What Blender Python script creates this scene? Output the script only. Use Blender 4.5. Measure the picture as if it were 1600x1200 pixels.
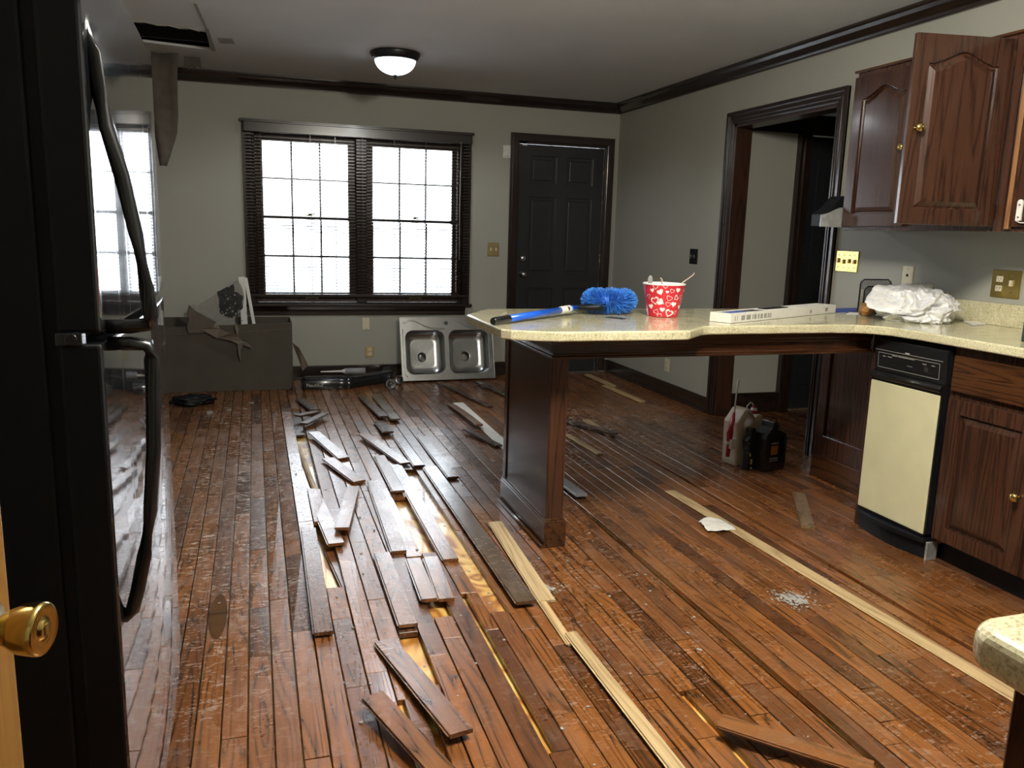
import bpy, bmesh, math, random
from mathutils import Vector, Matrix, noise, geometry
R = math.radians
random.seed(7)
S = bpy.context.scene
for o in list(bpy.data.objects): bpy.data.objects.remove(o)

# ------------------------------------------------------------------ camera
YAW, PITCH, ROLL, FPX, CAMH = .3075, -.1850, .0286, 1271.0, 1.306
cd = bpy.data.cameras.new('camera'); cam = bpy.data.objects.new('camera', cd); S.collection.objects.link(cam)
fw = Vector((math.sin(YAW)*math.cos(PITCH), math.cos(YAW)*math.cos(PITCH), math.sin(PITCH)))
rt = Vector((math.cos(YAW), -math.sin(YAW), 0)); up = rt.cross(fw)
r2 = rt*math.cos(ROLL)+up*math.sin(ROLL); u2 = -rt*math.sin(ROLL)+up*math.cos(ROLL)
cam.matrix_world = Matrix(((r2.x, u2.x, -fw.x, 0), (r2.y, u2.y, -fw.y, 0), (r2.z, u2.z, -fw.z, CAMH), (0, 0, 0, 1)))
cd.sensor_fit = 'HORIZONTAL'; cd.sensor_width = 36; cd.lens = 36*FPX/1600; cd.clip_start = .02; cd.clip_end = 200
S.camera = cam
# ------------------------------------------------------------------ world: bright overcast sky
W = bpy.data.worlds.new('overcast_sky'); S.world = W; W.use_nodes = True
bg = W.node_tree.nodes['Background']; bg.inputs[0].default_value = (.86, .93, 1, 1); bg.inputs[1].default_value = 5.2
S.view_settings.view_transform = 'Standard'; S.view_settings.look = 'None'
S.view_settings.exposure = 1.15; S.view_settings.gamma = 1; S.view_settings.use_curve_mapping = False

def light(name, kind, loc, energy, color, **k):
    l = bpy.data.lights.new(name, kind); l.energy = energy; l.color = color
    for a, v in k.items(): setattr(l, a, v)
    o = bpy.data.objects.new(name, l); o.location = loc; S.collection.objects.link(o); return o
# kitchen ceiling lamp above and behind the picture's top edge, warm white
light('kitchen_lamp_light', 'POINT', (1.15, 1.55, 2.28), 92, (1, .93, .80), shadow_soft_size=.14)
# dining dome lamp bulb
light('dome_lamp_light', 'SPOT', (.95, 5.82, 2.285), 14, (.90, .95, 1), shadow_soft_size=.05, spot_size=R(172), spot_blend=.35)
# portal that guides daylight sampling through the window opening
pl = light('window_portal', 'AREA', (.885, 7.33, 1.36), 1, (1, 1, 1), shape='RECTANGLE', size=1.9, size_y=1.5)
pl.rotation_euler = (R(-90), 0, 0); pl.data.cycles.is_portal = True

# ------------------------------------------------------------------ constants of the room
XL, XR, YF, YB, CH = -1.05, 3.239, -1.6, 7.149, 2.476

# ------------------------------------------------------------------ materials
def newmat(name):
    m = bpy.data.materials.new(name); m.use_nodes = True
    nt = m.node_tree; return m, nt, nt.nodes['Principled BSDF']
def N(nt, t, **k):
    n = nt.nodes.new(t)
    for a, v in k.items():
        if a == 'inp':
            for i, val in v.items():
                if isinstance(val, bpy.types.NodeSocket): nt.links.new(val, n.inputs[i])
                else: n.inputs[i].default_value = val
        else: setattr(n, a, v)
    return n
def mapping(nt, scale, src='Object', loc=None):
    tc = N(nt, 'ShaderNodeTexCoord')
    mp = N(nt, 'ShaderNodeMapping', inp={0: tc.outputs[src], 3: scale})
    if loc is not None: nt.links.new(loc, mp.inputs[1])
    return mp.outputs[0]
def ramp(nt, fac, stops):
    r = N(nt, 'ShaderNodeValToRGB', inp={0: fac}); e = r.color_ramp.elements
    while len(e) < len(stops): e.new(.5)
    for el, (p, c) in zip(e, stops):
        el.position = p; el.color = (*c, 1) if len(c) == 3 else c
    return r.outputs[0]
def mix(nt, f, a, b, blend='MIX'):
    n = N(nt, 'ShaderNodeMix', data_type='RGBA', blend_type=blend)
    for s, v in ((n.inputs[0], f), (n.inputs[6], a), (n.inputs[7], b)):
        if isinstance(v, bpy.types.NodeSocket): nt.links.new(v, s)
        else: s.default_value = (*v, 1) if isinstance(v, tuple) and len(v) == 3 else v
    return n.outputs[2]
def bump(nt, p, h, strength=.2, dist=.002):
    b = N(nt, 'ShaderNodeBump', inp={0: strength, 1: dist}); nt.links.new(h, b.inputs['Height'])
    nt.links.new(b.outputs[0], p.inputs['Normal'])
def math_(nt, op, a, b=None, c=None):
    n = N(nt, 'ShaderNodeMath', operation=op)
    for s, v in zip(n.inputs, (a, b, c)):
        if v is None: continue
        if isinstance(v, bpy.types.NodeSocket): nt.links.new(v, s)
        else: s.default_value = v
    return n.outputs[0]
def plain(name, col, rough=.5, metal=0, coat=0, bumpscale=0, bstr=.15, var=.0):
    m, nt, p = newmat(name)
    p.inputs['Base Color'].default_value = (*col, 1); p.inputs['Roughness'].default_value = rough
    p.inputs['Metallic'].default_value = metal; p.inputs['Coat Weight'].default_value = coat
    nz = N(nt, 'ShaderNodeTexNoise', inp={0: mapping(nt, (1, 1, 1)), 2: bumpscale or 25, 3: 4})
    if var or True:
        v = var or .06
        c = ramp(nt, nz.outputs[0], [(.3, tuple(x*(1-v) for x in col)), (.7, tuple(min(1, x*(1+v)) for x in col))])
        nt.links.new(c, p.inputs['Base Color'])
    if bumpscale: bump(nt, p, nz.outputs[0], bstr)
    return m
def wood(name, dark, light_, axis='z', rough=.28, coat=.35, scale=1.0, figure=9, figw=.36, tv=((.82, .80, .78), (1, .95, .9))):
    """stained oak: contour-line figure plus fine pores, grain along the axis"""
    m, nt, p = newmat(name)
    sx = {'x': (.07, 1, 1), 'y': (1, .07, 1), 'z': (1, 1, .07)}[axis]
    isl = N(nt, 'ShaderNodeNewGeometry').outputs['Random Per Island']
    oi = N(nt, 'ShaderNodeObjectInfo').outputs['Random']
    rnd = math_(nt, 'FRACT', math_(nt, 'ADD', isl, oi))
    off = N(nt, 'ShaderNodeCombineXYZ', inp={0: math_(nt, 'MULTIPLY', rnd, 37.0), 1: math_(nt, 'MULTIPLY', rnd, 91.0), 2: math_(nt, 'MULTIPLY', rnd, 13.0)}).outputs[0]
    v = mapping(nt, tuple(s*11*scale for s in sx), loc=off)
    n1 = N(nt, 'ShaderNodeTexNoise', inp={0: v, 2: 1.0, 3: 1.5, 4: .4})
    bands = math_(nt, 'PINGPONG', math_(nt, 'MULTIPLY', n1.outputs[0], figure), .5)
    bands = math_(nt, 'POWER', math_(nt, 'MULTIPLY', bands, 2.0), .6)
    v2 = mapping(nt, tuple(s*190*scale if s == 1 else s*60*scale for s in sx), loc=off)
    n2 = N(nt, 'ShaderNodeTexNoise', inp={0: v2, 2: 1.0, 3: 3, 4: .6})
    g = math_(nt, 'ADD', math_(nt, 'MULTIPLY', bands, figw), math_(nt, 'MULTIPLY', n2.outputs[0], .80))
    c = ramp(nt, g, [(.34, dark), (.62, tuple(a*.35+b*.65 for a, b in zip(dark, light_))), (1.0, light_)])
    rr_ = N(nt, 'ShaderNodeTexWhiteNoise', noise_dimensions='1D'); nt.links.new(rnd, rr_.inputs['W'])
    tint = ramp(nt, rr_.outputs[0], [(0, tv[0]), (.35, (.80, .78, .76)), (.7, (1, 1, 1)), (1, tv[1])])
    c = mix(nt, 1.0, c, tint, 'MULTIPLY')
    p.inputs['Roughness'].default_value = rough; p.inputs['Coat Weight'].default_value = coat
    p.inputs['Coat Roughness'].default_value = .12
    nt.links.new(c, p.inputs['Base Color'])
    bump(nt, p, n2.outputs[0], .25, .0008)
    return m, nt, p, c, rnd, n2.outputs[0]

def floor_wood(name, dark, light_, dusty=1.0):
    m, nt, p, c, rnd, fine = wood(name, dark, light_, 'y', .25, .28, 1.0, 15, .50, ((.42, .38, .36), (1.0, .98, .86)))
    # plaster dust and scuffed flakes: patches with a shape of their own, world anchored
    pos = N(nt, 'ShaderNodeNewGeometry').outputs['Position']
    z1 = N(nt, 'ShaderNodeTexNoise', inp={0: pos, 2: 1.1, 3: 3})
    mp = N(nt, 'ShaderNodeMapping', inp={0: pos, 3: (.8, 2.0, 1)})
    z2 = N(nt, 'ShaderNodeTexNoise', inp={0: mp.outputs[0], 2: 26, 3: 6, 4: .72, 5: 2.2})
    z2.inputs['Distortion'].default_value = 1.4
    flakes = ramp(nt, z2.outputs[0], [(.55, (0, 0, 0)), (.605, (1, 1, 1))])
    zone = ramp(nt, z1.outputs[0], [(.44, (.05, .05, .05)), (.62, (1, 1, 1))])
    def patch(cx_, cy_, rx, ry):
        v_ = N(nt, 'ShaderNodeMapping', inp={0: pos, 1: (-cx_/rx, -cy_/ry, 0), 3: (1/rx, 1/ry, 0)})
        ln = N(nt, 'ShaderNodeVectorMath', operation='LENGTH'); nt.links.new(v_.outputs[0], ln.inputs[0])
        return ramp(nt, ln.outputs['Value'], [(.35, (1, 1, 1)), (1, (0, 0, 0))])
    zsum = math_(nt, 'ADD', patch(-.12, 4.3, .42, 2.6), math_(nt, 'ADD', patch(2.35, 5.0, .9, .9), patch(1.65, 4.35, .4, .5)))
    zone = math_(nt, 'MINIMUM', math_(nt, 'ADD', math_(nt, 'MULTIPLY', zone, .30), zsum), 1.2)
    f = math_(nt, 'MULTIPLY', math_(nt, 'MULTIPLY', flakes, zone), .75*dusty)
    c2 = mix(nt, f, c, (.58, .53, .47))
    # grey drywall film left by water
    z3 = N(nt, 'ShaderNodeTexNoise', inp={0: pos, 2: 3.5, 3: 5, 4: .7})
    film = math_(nt, 'MULTIPLY', ramp(nt, z3.outputs[0], [(.45, (0, 0, 0)), (.75, (1, 1, 1))]), .07*dusty)
    c3 = mix(nt, film, c2, (.30, .26, .24))
    nt.links.new(c3, p.inputs['Base Color'])
    rr = math_(nt, 'ADD', math_(nt, 'MULTIPLY', z3.outputs[0], .34), math_(nt, 'ADD', math_(nt, 'MULTIPLY', rnd, .10), .06))
    rr = math_(nt, 'ADD', rr, math_(nt, 'MULTIPLY', f, .5))
    nt.links.new(rr, p.inputs['Roughness'])
    nt.links.new(math_(nt, 'ADD', rr, -.05), p.inputs['Coat Roughness'])
    z4 = N(nt, 'ShaderNodeTexNoise', inp={0: pos, 2: 75, 3: 3}); z4.inputs['Distortion'].default_value = 1.0
    h = math_(nt, 'ADD', math_(nt, 'MULTIPLY', fine, .35), math_(nt, 'ADD', math_(nt, 'MULTIPLY', z4.outputs[0], .9), math_(nt, 'MULTIPLY', z2.outputs[0], .9)))
    for l in list(p.inputs['Normal'].links): nt.links.remove(l)
    bump(nt, p, h, .34, .0014)
    return m

M = {}
M['floor'] = floor_wood('oak_floor', (.018, .007, .002), (.270, .098, .024))
M['loose'] = floor_wood('oak_loose', (.024, .009, .003), (.23, .092, .028), 1.3)
M['loose_dark'] = floor_wood('oak_loose_dark', (.020, .008, .004), (.085, .036, .018), 1.3)
M['loose_grey'] = floor_wood('oak_loose_grey', (.085, .052, .024), (.24, .16, .085), .9)
M['raw'] = wood('raw_oak', (.30, .20, .09), (.66, .50, .27), 'y', .6, 0, 1, 8)[0]
M['raw_dark'] = plain('raw_oak_edge', (.10, .055, .028), .7)
M['trim'] = wood('dark_trim', (.006, .004, .004), (.032, .017, .012), 'z', .26, .3)[0]
M['trim_x'] = wood('dark_trim_x', (.006, .004, .004), (.030, .018, .013), 'x', .25, .3)[0]
M['trim_y'] = wood('dark_trim_y', (.008, .005, .004), (.036, .022, .016), 'y', .25, .3)[0]
M['jamb'] = wood('knotty_jamb', (.012, .006, .004), (.060, .026, .016), 'z', .35, .2, 1.2, 7)[0]
M['cab'] = wood('cabinet_oak', (.020, .008, .005), (.072, .031, .018), 'z', .22, .4, 1.3, 8)[0]
M['cab_y'] = wood('cabinet_oak_y', (.022, .008, .003), (.095, .038, .014), 'y', .22, .4, 1.3, 8)[0]
M['cab_x'] = wood('cabinet_oak_x', (.014, .005, .002), (.075, .028, .011), 'x', .22, .4, 1.3, 8)[0]
M['cabraw'] = wood('cabinet_edge', (.12, .055, .02), (.30, .15, .06), 'z', .4, .1)[0]
M['golden'] = wood('golden_door', (.09, .042, .010), (.25, .135, .038), 'z', .25, .4, .8, 6)[0]
M['bdoor'] = plain('dark_door', (.016, .017, .020), .32, 0, .2)
M['black'] = plain('black_plastic', (.008, .009, .010), .24, 0, .3)
M['blackmat'] = plain('black_matte', (.0045, .0055, .0075), .5)
M['blackmat'].node_tree.nodes['Principled BSDF'].inputs['Specular IOR Level'].default_value = .25
M['white'] = plain('white_plastic', (.70, .70, .66), .4)
M['ivory'] = plain('ivory_plastic', (.62, .57, .42), .4)
M['almond'] = plain('almond_enamel', (.62, .60, .38), .30, 0, .2, 6, .03)
M['steel'] = plain('brushed_steel', (.40, .41, .41), .27, 1, 0, 40, .03)
M['steel_dark'] = plain('dark_steel', (.25, .25, .25), .35, 1)
M['brass'] = plain('brass', (.62, .46, .15), .20, 1, 0, 12, .05)
M['brassdull'] = plain('aged_brass', (.45, .36, .18), .35, 1)
M['bronze'] = plain('oil_bronze', (.018, .018, .022), .35, .4)
M['greymetal'] = plain('grey_painted_metal', (.34, .35, .34), .45, .3, 0, 30, .2, .25)
M['red'] = plain('red_plastic', (.35, .012, .02), .35)
M['blue'] = plain('blue_metal', (.008, .10, .62), .30, .1, .3)
M['bluesheet'] = plain('blue_sheet', (.02, .06, .34), .5)
M['bristle'] = plain('blue_bristle', (.06, .26, .80), .5, 0, 0, 0, 0, .35)
M['jug'] = plain('translucent_jug', (.56, .48, .37), .45)
M['paper'] = plain('white_paper', (.74, .73, .68), .7)
M['cardboard'] = plain('brown_cardboard', (.060, .051, .037), .8, 0, 0, 5, .05, .12)
M['cardin'] = plain('cardboard_flap', (.13, .105, .08), .75)
M['tape'] = plain('packing_tape', (.12, .10, .08), .12, 0, .8)
M['orange'] = plain('orange_label', (.42, .16, .02), .5)
M['yellow'] = plain('yellow_mark', (.65, .50, .12), .5)
M['brownbag'] = plain('brown_wrapper', (.30, .14, .035), .35, 0, .3, 12, .5, .3)
M['green'] = plain('dark_green_tin', (.02, .035, .028), .4)
M['mesh'] = plain('black_mesh', (.02, .02, .025), .5)
M['grey'] = plain('grey_plastic', (.28, .29, .31), .4)
M['trace'] = plain('pale_marking', (.42, .41, .38), .6)
M['print'] = plain('grey_print', (.30, .29, .27), .7)
M['bulbwhite'] = plain('spoon_clear', (.30, .30, .30), .15, 0, .4)
M['spoonpink'] = plain('pink_spoon', (.75, .56, .46), .4)
M['joist'] = plain('dark_joist', (.010, .010, .013), .8)
M['drywall'] = plain('torn_drywall_face', (.30, .295, .27), .85, 0, 0, 30, .2, .08)
M['drywallback'] = plain('torn_drywall_paper', (.095, .08, .065), .9, 0, 0, 14, .3, .18)
M['dirt'] = plain('dark_mould', (.035, .037, .036), .8, 0, 0, 30, .6, .5)
M['cupred'] = plain('red_print', (.58, .015, .03), .35, 0, .2)
M['cupwhite'] = plain('white_print', (.86, .84, .80), .4)
M['black_card'] = plain('black_card', (.02, .02, .022), .3)

def wallmat(name, col):
    m, nt, p = newmat(name)
    v = mapping(nt, (1, 1, 1))
    a = N(nt, 'ShaderNodeTexNoise', inp={0: v, 2: 220, 3: 3}); b = N(nt, 'ShaderNodeTexNoise', inp={0: v, 2: .9, 3: 3})
    nt.links.new(ramp(nt, b.outputs[0], [(.3, tuple(x*.94 for x in col)), (.7, tuple(x*1.05 for x in col))]), p.inputs['Base Color'])
    p.inputs['Roughness'].default_value = .62
    bump(nt, p, a.outputs[0], .18, .001); return m
M['wall'] = wallmat('taupe_paint', (.335, .335, .290))
def ceilmat():
    m, nt, p = newmat('ceiling_texture')
    v = mapping(nt, (1, 1, 1))
    a = N(nt, 'ShaderNodeTexNoise', inp={0: v, 2: 70, 3: 5, 4: .7}); b = N(nt, 'ShaderNodeTexNoise', inp={0: v, 2: 1.3, 3: 4})
    c = ramp(nt, b.outputs[0], [(.3, (.66, .69, .72)), (.7, (.74, .77, .80))])
    # water stain creeping out from the fallen corner along the back wall
    pos = N(nt, 'ShaderNodeNewGeometry').outputs['Position']
    sp = N(nt, 'ShaderNodeSeparateXYZ', inp={0: pos})
    yy = math_(nt, 'ADD', sp.outputs[1], math_(nt, 'MULTIPLY', b.outputs[0], 1.2))
    xx = math_(nt, 'ADD', math_(nt, 'MULTIPLY', sp.outputs[0], -.45), yy)
    f = ramp(nt, math_(nt, 'MULTIPLY', xx, .1), [(.66, (0, 0, 0)), (.79, (1, 1, 1))])
    c = mix(nt, math_(nt, 'MULTIPLY', f, .55), c, (.17, .145, .125))
    nt.links.new(c, p.inputs['Base Color']); p.inputs['Roughness'].default_value = .8
    bump(nt, p, a.outputs[0], .45, .004); return m
M['ceiling'] = ceilmat()
def plymat():
    m, nt, p = newmat('pine_subfloor')
    v = mapping(nt, (2.2, .9, 1))
    a = N(nt, 'ShaderNodeTexNoise', inp={0: v, 2: 2.2, 3: 3}); a.inputs['Distortion'].default_value = .8
    b = math_(nt, 'PINGPONG', math_(nt, 'MULTIPLY', a.outputs[0], 7), .5)
    c = ramp(nt, b, [(.05, (.34, .12, .02)), (.2, (.62, .34, .07)), (.45, (.78, .54, .17))])
    k = N(nt, 'ShaderNodeTexVoronoi', inp={0: mapping(nt, (9, 6, 9)), 2: 1.0})
    kk = ramp(nt, k.outputs['Distance'], [(.055, (1, 1, 1)), (.085, (0, 0, 0))])
    nt.links.new(mix(nt, kk, c, (.03, .015, .01)), p.inputs['Base Color'])
    p.inputs['Roughness'].default_value = .35; p.inputs['Coat Weight'].default_value = .3; return m
M['ply'] = plymat()
def countermat():
    m, nt, p = newmat('beige_solid_surface')
    v = mapping(nt, (1, 1, 1))
    a = N(nt, 'ShaderNodeTexNoise', inp={0: v, 2: 190, 3: 2, 4: .6}); b = N(nt, 'ShaderNodeTexNoise', inp={0: v, 2: 14, 3: 4})
    c = ramp(nt, a.outputs[0], [(.34, (.24, .185, .10)), (.46, (.56, .53, .34)), (.60, (.64, .61, .40)), (.70, (.78, .76, .58))])
    c = mix(nt, .35, c, ramp(nt, b.outputs[0], [(.35, (.50, .46, .28)), (.65, (.68, .65, .45))]))
    nt.links.new(c, p.inputs['Base Color']); p.inputs['Roughness'].default_value = .16
    p.inputs['Coat Weight'].default_value = .3; p.inputs['Coat Roughness'].default_value = .08; return m
M['counter'] = countermat()
def fridgemat():
    m, nt, p = newmat('gloss_black_enamel')
    p.inputs['Base Color'].default_value = (.010, .011, .012, 1)
    p.inputs['Coat Weight'].default_value = 1; p.inputs['Coat Roughness'].default_value = .03
    p.inputs['Coat IOR'].default_value = 1.55
    # dried vertical water runs
    n = N(nt, 'ShaderNodeTexNoise', inp={0: mapping(nt, (1, 42, 1.6)), 2: 1.0, 3: 5, 4: .7})
    runs = ramp(nt, n.outputs[0], [(.60, (0, 0, 0)), (.66, (1, 1, 1))])
    nt.links.new(math_(nt, 'MULTIPLY_ADD', runs, .16, .08), p.inputs['Roughness'])
    nt.links.new(math_(nt, 'MULTIPLY_ADD', runs, .12, .03), p.inputs['Coat Roughness'])
    nt.links.new(mix(nt, math_(nt, 'MULTIPLY', runs, .25), (.008, .009, .011), (.05, .05, .05)), p.inputs['Base Color'])
    w = N(nt, 'ShaderNodeTexNoise', inp={0: mapping(nt, (1, 3, 3)), 2: 2.5, 3: 1})
    bump(nt, p, w.outputs[0], .05, .003); return m
M['fridge'] = fridgemat()
def glassmat(name, rough=0.0, tint=(1, 1, 1), gl=.06):
    m, nt, p = newmat(name)
    nt.nodes.remove(p); out = nt.nodes['Material Output']
    t = N(nt, 'ShaderNodeBsdfTransparent', inp={0: (*tint, 1)}); g = N(nt, 'ShaderNodeBsdfGlossy', inp={1: .02})
    fr = N(nt, 'ShaderNodeFresnel', inp={0: 1.45})
    mx = N(nt, 'ShaderNodeMixShader', inp={0: fr.outputs[0], 1: t.outputs[0], 2: g.outputs[0]})
    nt.links.new(mx.outputs[0], out.inputs[0]); return m
M['glass'] = glassmat('window_glass')
def bagmat():
    m, nt, p = newmat('thin_white_plastic')
    p.inputs['Base Color'].default_value = (.82, .82, .80, 1); p.inputs['Roughness'].default_value = .30
    p.inputs['Subsurface Weight'].default_value = .25; p.inputs['Subsurface Radius'].default_value = (.03, .03, .03)
    n = N(nt, 'ShaderNodeTexNoise', inp={0: mapping(nt, (1, 1, 1)), 2: 26, 3: 5}); n.inputs['Distortion'].default_value = 2
    c = ramp(nt, n.outputs[0], [(.3, (.66, .68, .74)), (.6, (.85, .85, .83))]); nt.links.new(c, p.inputs['Base Color'])
    bump(nt, p, n.outputs[0], .6, .006); return m
M['bag'] = bagmat()
def lampmat():
    m, nt, p = newmat('lit_lamp_glass')
    p.inputs['Base Color'].default_value = (.9, .92, .95, 1); p.inputs['Roughness'].default_value = .25
    n = N(nt, 'ShaderNodeTexNoise', inp={0: mapping(nt, (1, 1, 1)), 2: 9, 3: 1})
    nt.links.new(ramp(nt, n.outputs[0], [(.42, (.62, .65, .72)), (.52, (1, 1, 1))]), p.inputs['Emission Color'])
    p.inputs['Emission Strength'].default_value = 1.1; return m
M['lamp'] = lampmat()

# ------------------------------------------------------------------ mesh builder
class B:
    def __init__(s): s.bm = bmesh.new(); s.mats = []
    def _m(s, mat):
        if mat is None: return 0
        if mat not in s.mats: s.mats.append(mat)
        return s.mats.index(mat)
    def faces(s, vs, fs, mat=None, T=None):
        i = s._m(mat); v = [s.bm.verts.new(T @ Vector(c) if T else Vector(c)) for c in vs]
        for f in fs:
            try: fc = s.bm.faces.new([v[k] for k in f]); fc.material_index = i
            except ValueError: pass
        return v
    def box(s, x0, x1, y0, y1, z0, z1, mat=None, T=None):
        vs = [(x, y, z) for z in (z0, z1) for y in (y0, y1) for x in (x0, x1)]
        s.faces(vs, [(0, 2, 3, 1), (4, 5, 7, 6), (0, 1, 5, 4), (2, 6, 7, 3), (0, 4, 6, 2), (1, 3, 7, 5)], mat, T); return s
    def prism(s, poly, a, b, axis='z', mat=None, T=None, holes=()):
        """extrude a 2-D polygon (with optional holes) along an axis"""
        def P(q, h):
            return {'z': (q[0], q[1], h), 'y': (q[0], h, q[1]), 'x': (h, q[0], q[1])}[axis]
        i = s._m(mat); loops = [list(poly)]+[list(h) for h in holes]
        flat = [q for l in loops for q in l]
        tri = geometry.tessellate_polygon([[Vector((q[0], q[1], 0)) for q in l] for l in loops])
        va = [s.bm.verts.new(T @ Vector(P(q, a)) if T else Vector(P(q, a))) for q in flat]
        vb = [s.bm.verts.new(T @ Vector(P(q, b)) if T else Vector(P(q, b))) for q in flat]
        fl = []
        for t in tri:
            fl.append(s.bm.faces.new([va[k] for k in t])); fl.append(s.bm.faces.new([vb[k] for k in reversed(t)]))
        o = 0
        for l in loops:
            n = len(l)
            for k in range(n):
                fl.append(s.bm.faces.new([va[o+k], va[o+(k+1) % n], vb[o+(k+1) % n], vb[o+k]]))
            o += n
        for f in fl: f.material_index = i
        return s
    def lathe(s, prof, c=(0, 0, 0), axis='z', n=32, mat=None, T=None, cap=True):
        i = s._m(mat); rings = []
        for r, h in prof:
            ring = []
            for k in range(n):
                a = 2*math.pi*k/n; u, v = r*math.cos(a), r*math.sin(a)
                q = {'z': (u, v, h), 'y': (u, h, v), 'x': (h, u, v)}[axis]
                q = Vector(q)+Vector(c); ring.append(s.bm.verts.new(T @ q if T else q))
            rings.append(ring)
        for A, C in zip(rings, rings[1:]):
            for k in range(n):
                f = s.bm.faces.new([A[k], A[(k+1) % n], C[(k+1) % n], C[k]]); f.material_index = i; f.smooth = True
        if cap:
            for ring in (rings[0], rings[-1]):
                f = s.bm.faces.new(ring); f.material_index = i
        return s
    def tube(s, pts, r, n=10, mat=None, T=None, flat=1.0):
        i = s._m(mat); pts = [Vector(p) for p in pts]; rs = r if isinstance(r, (list, tuple)) else [r]*len(pts)
        rings = []; upv = Vector((0, 0, 1))
        for k, p in enumerate(pts):
            d = (pts[min(k+1, len(pts)-1)]-pts[max(k-1, 0)]).normalized()
            a = d.cross(upv)
            if a.length < .15: a = d.cross(Vector((0, 1, 0)))
            a.normalize(); b = d.cross(a).normalized()
            ring = []
            for j in range(n):
                t = 2*math.pi*j/n; q = p+a*math.cos(t)*rs[k]+b*math.sin(t)*rs[k]*flat
                ring.append(s.bm.verts.new(T @ q if T else q))
            rings.append(ring)
        for A, C in zip(rings, rings[1:]):
            for k in range(n):
                f = s.bm.faces.new([A[k], A[(k+1) % n], C[(k+1) % n], C[k]]); f.material_index = i; f.smooth = True
        for ring in (rings[0], rings[-1]): s.bm.faces.new(ring).material_index = i
        return s
    def build(s, name, mat, parent=None, bevel=0, seg=2, smooth=False, loc=None, subsurf=0):
        me = bpy.data.meshes.new(name)
        bmesh.ops.recalc_face_normals(s.bm, faces=s.bm.faces)
        off = Vector(loc) if loc is not None else Vector((0, 0, 0))
        if parent is not None:
            w = Vector(parent.location); q = parent.parent
            while q is not None: w = w+Vector(q.location); q = q.parent
            bmesh.ops.translate(s.bm, verts=s.bm.verts, vec=-w)
        elif loc is not None: bmesh.ops.translate(s.bm, verts=s.bm.verts, vec=-off)
        if smooth:
            for f in s.bm.faces: f.smooth = True
        s.bm.to_mesh(me); s.bm.free()
        for m in (s.mats or [mat]): me.materials.append(m)
        if s.mats and s.mats[0] is None: me.materials[0] = mat
        o = bpy.data.objects.new(name, me); S.collection.objects.link(o)
        if parent is not None: o.parent = parent
        elif loc is not None: o.location = off
        if bevel:
            md = o.modifiers.new('bevel', 'BEVEL'); md.width = bevel; md.segments = seg; md.limit_method = 'ANGLE'; md.angle_limit = R(40)
            md.harden_normals = False
        if subsurf:
            md = o.modifiers.new('sub', 'SUBSURF'); md.levels = subsurf; md.render_levels = subsurf
        return o
def empty(name, loc):
    o = bpy.data.objects.new(name, None); o.location = loc; o.empty_display_size = .05; S.collection.objects.link(o); return o
def tag(o, label, cat, group=None):
    o['label'] = label; o['category'] = cat
    if group: o['group'] = group
    return o
def thing(name, loc, label, cat, group=None): return tag(empty(name, loc), label, cat, group)
def struct(o, label=None):
    o['kind'] = 'structure'
    if label: o['label'] = label
    return o
def text_mesh(name, s, size, T, mat, parent, extrude=.0004):
    cu = bpy.data.curves.new(name, 'FONT'); cu.body = s; cu.size = size; cu.extrude = extrude; cu.align_x = 'CENTER'
    t = bpy.data.objects.new(name, cu); S.collection.objects.link(t); bpy.context.view_layer.update()
    me = bpy.data.meshes.new_from_object(t); bpy.data.objects.remove(t)
    w = Vector(parent.location); q = parent.parent
    while q is not None: w = w+Vector(q.location); q = q.parent
    me.transform(Matrix.Translation(-w) @ T); me.materials.clear(); me.materials.append(mat)
    o = bpy.data.objects.new(name, me); S.collection.objects.link(o); o.parent = parent; return o

# ------------------------------------------------------------------ floor
X0, PITCHW = -.185, .0665
def sm(t): t = max(0, min(1, t)); return t*t*(3-2*t)
def hgt(x, y):
    """how far the swollen boards have lifted"""
    h = .030*math.exp(-((x-.19)/.13)**2)*sm((y-2.5)/.8)*(1-sm((y-5.6)/.8))
    h += .010*math.exp(-((x-.55)/.2)**2)*sm((y-2.0)/.8)*(1-sm((y-4.6)/1.0))
    if x > 1.4770: h += .009*math.exp(-(x-1.478)/.16)*sm((y-1.2)/.5)*(1-sm((y-3.5)/.5))
    if x > 2.208: h += .010*math.exp(-(x-2.208)/.12)*(1-sm((y-3.9)/.5))
    return h
HOLES = [(.613, .6795, 3.09, 3.81), (.746, .8125, 2.53, 4.28), (.5465, .613, 2.53, 3.06), (.4135, .48, 2.13, 2.45),
         (.214, .2805, 2.84, 3.50), (.214, .2805, 3.98, 5.90), (.6795, .70, 2.02, 2.42), (1.145, 1.20, 1.46, 1.70), (.40, .45, 1.86, 2.0)]
fb = B(); rnd = random.Random(21)
k = -14
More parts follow.
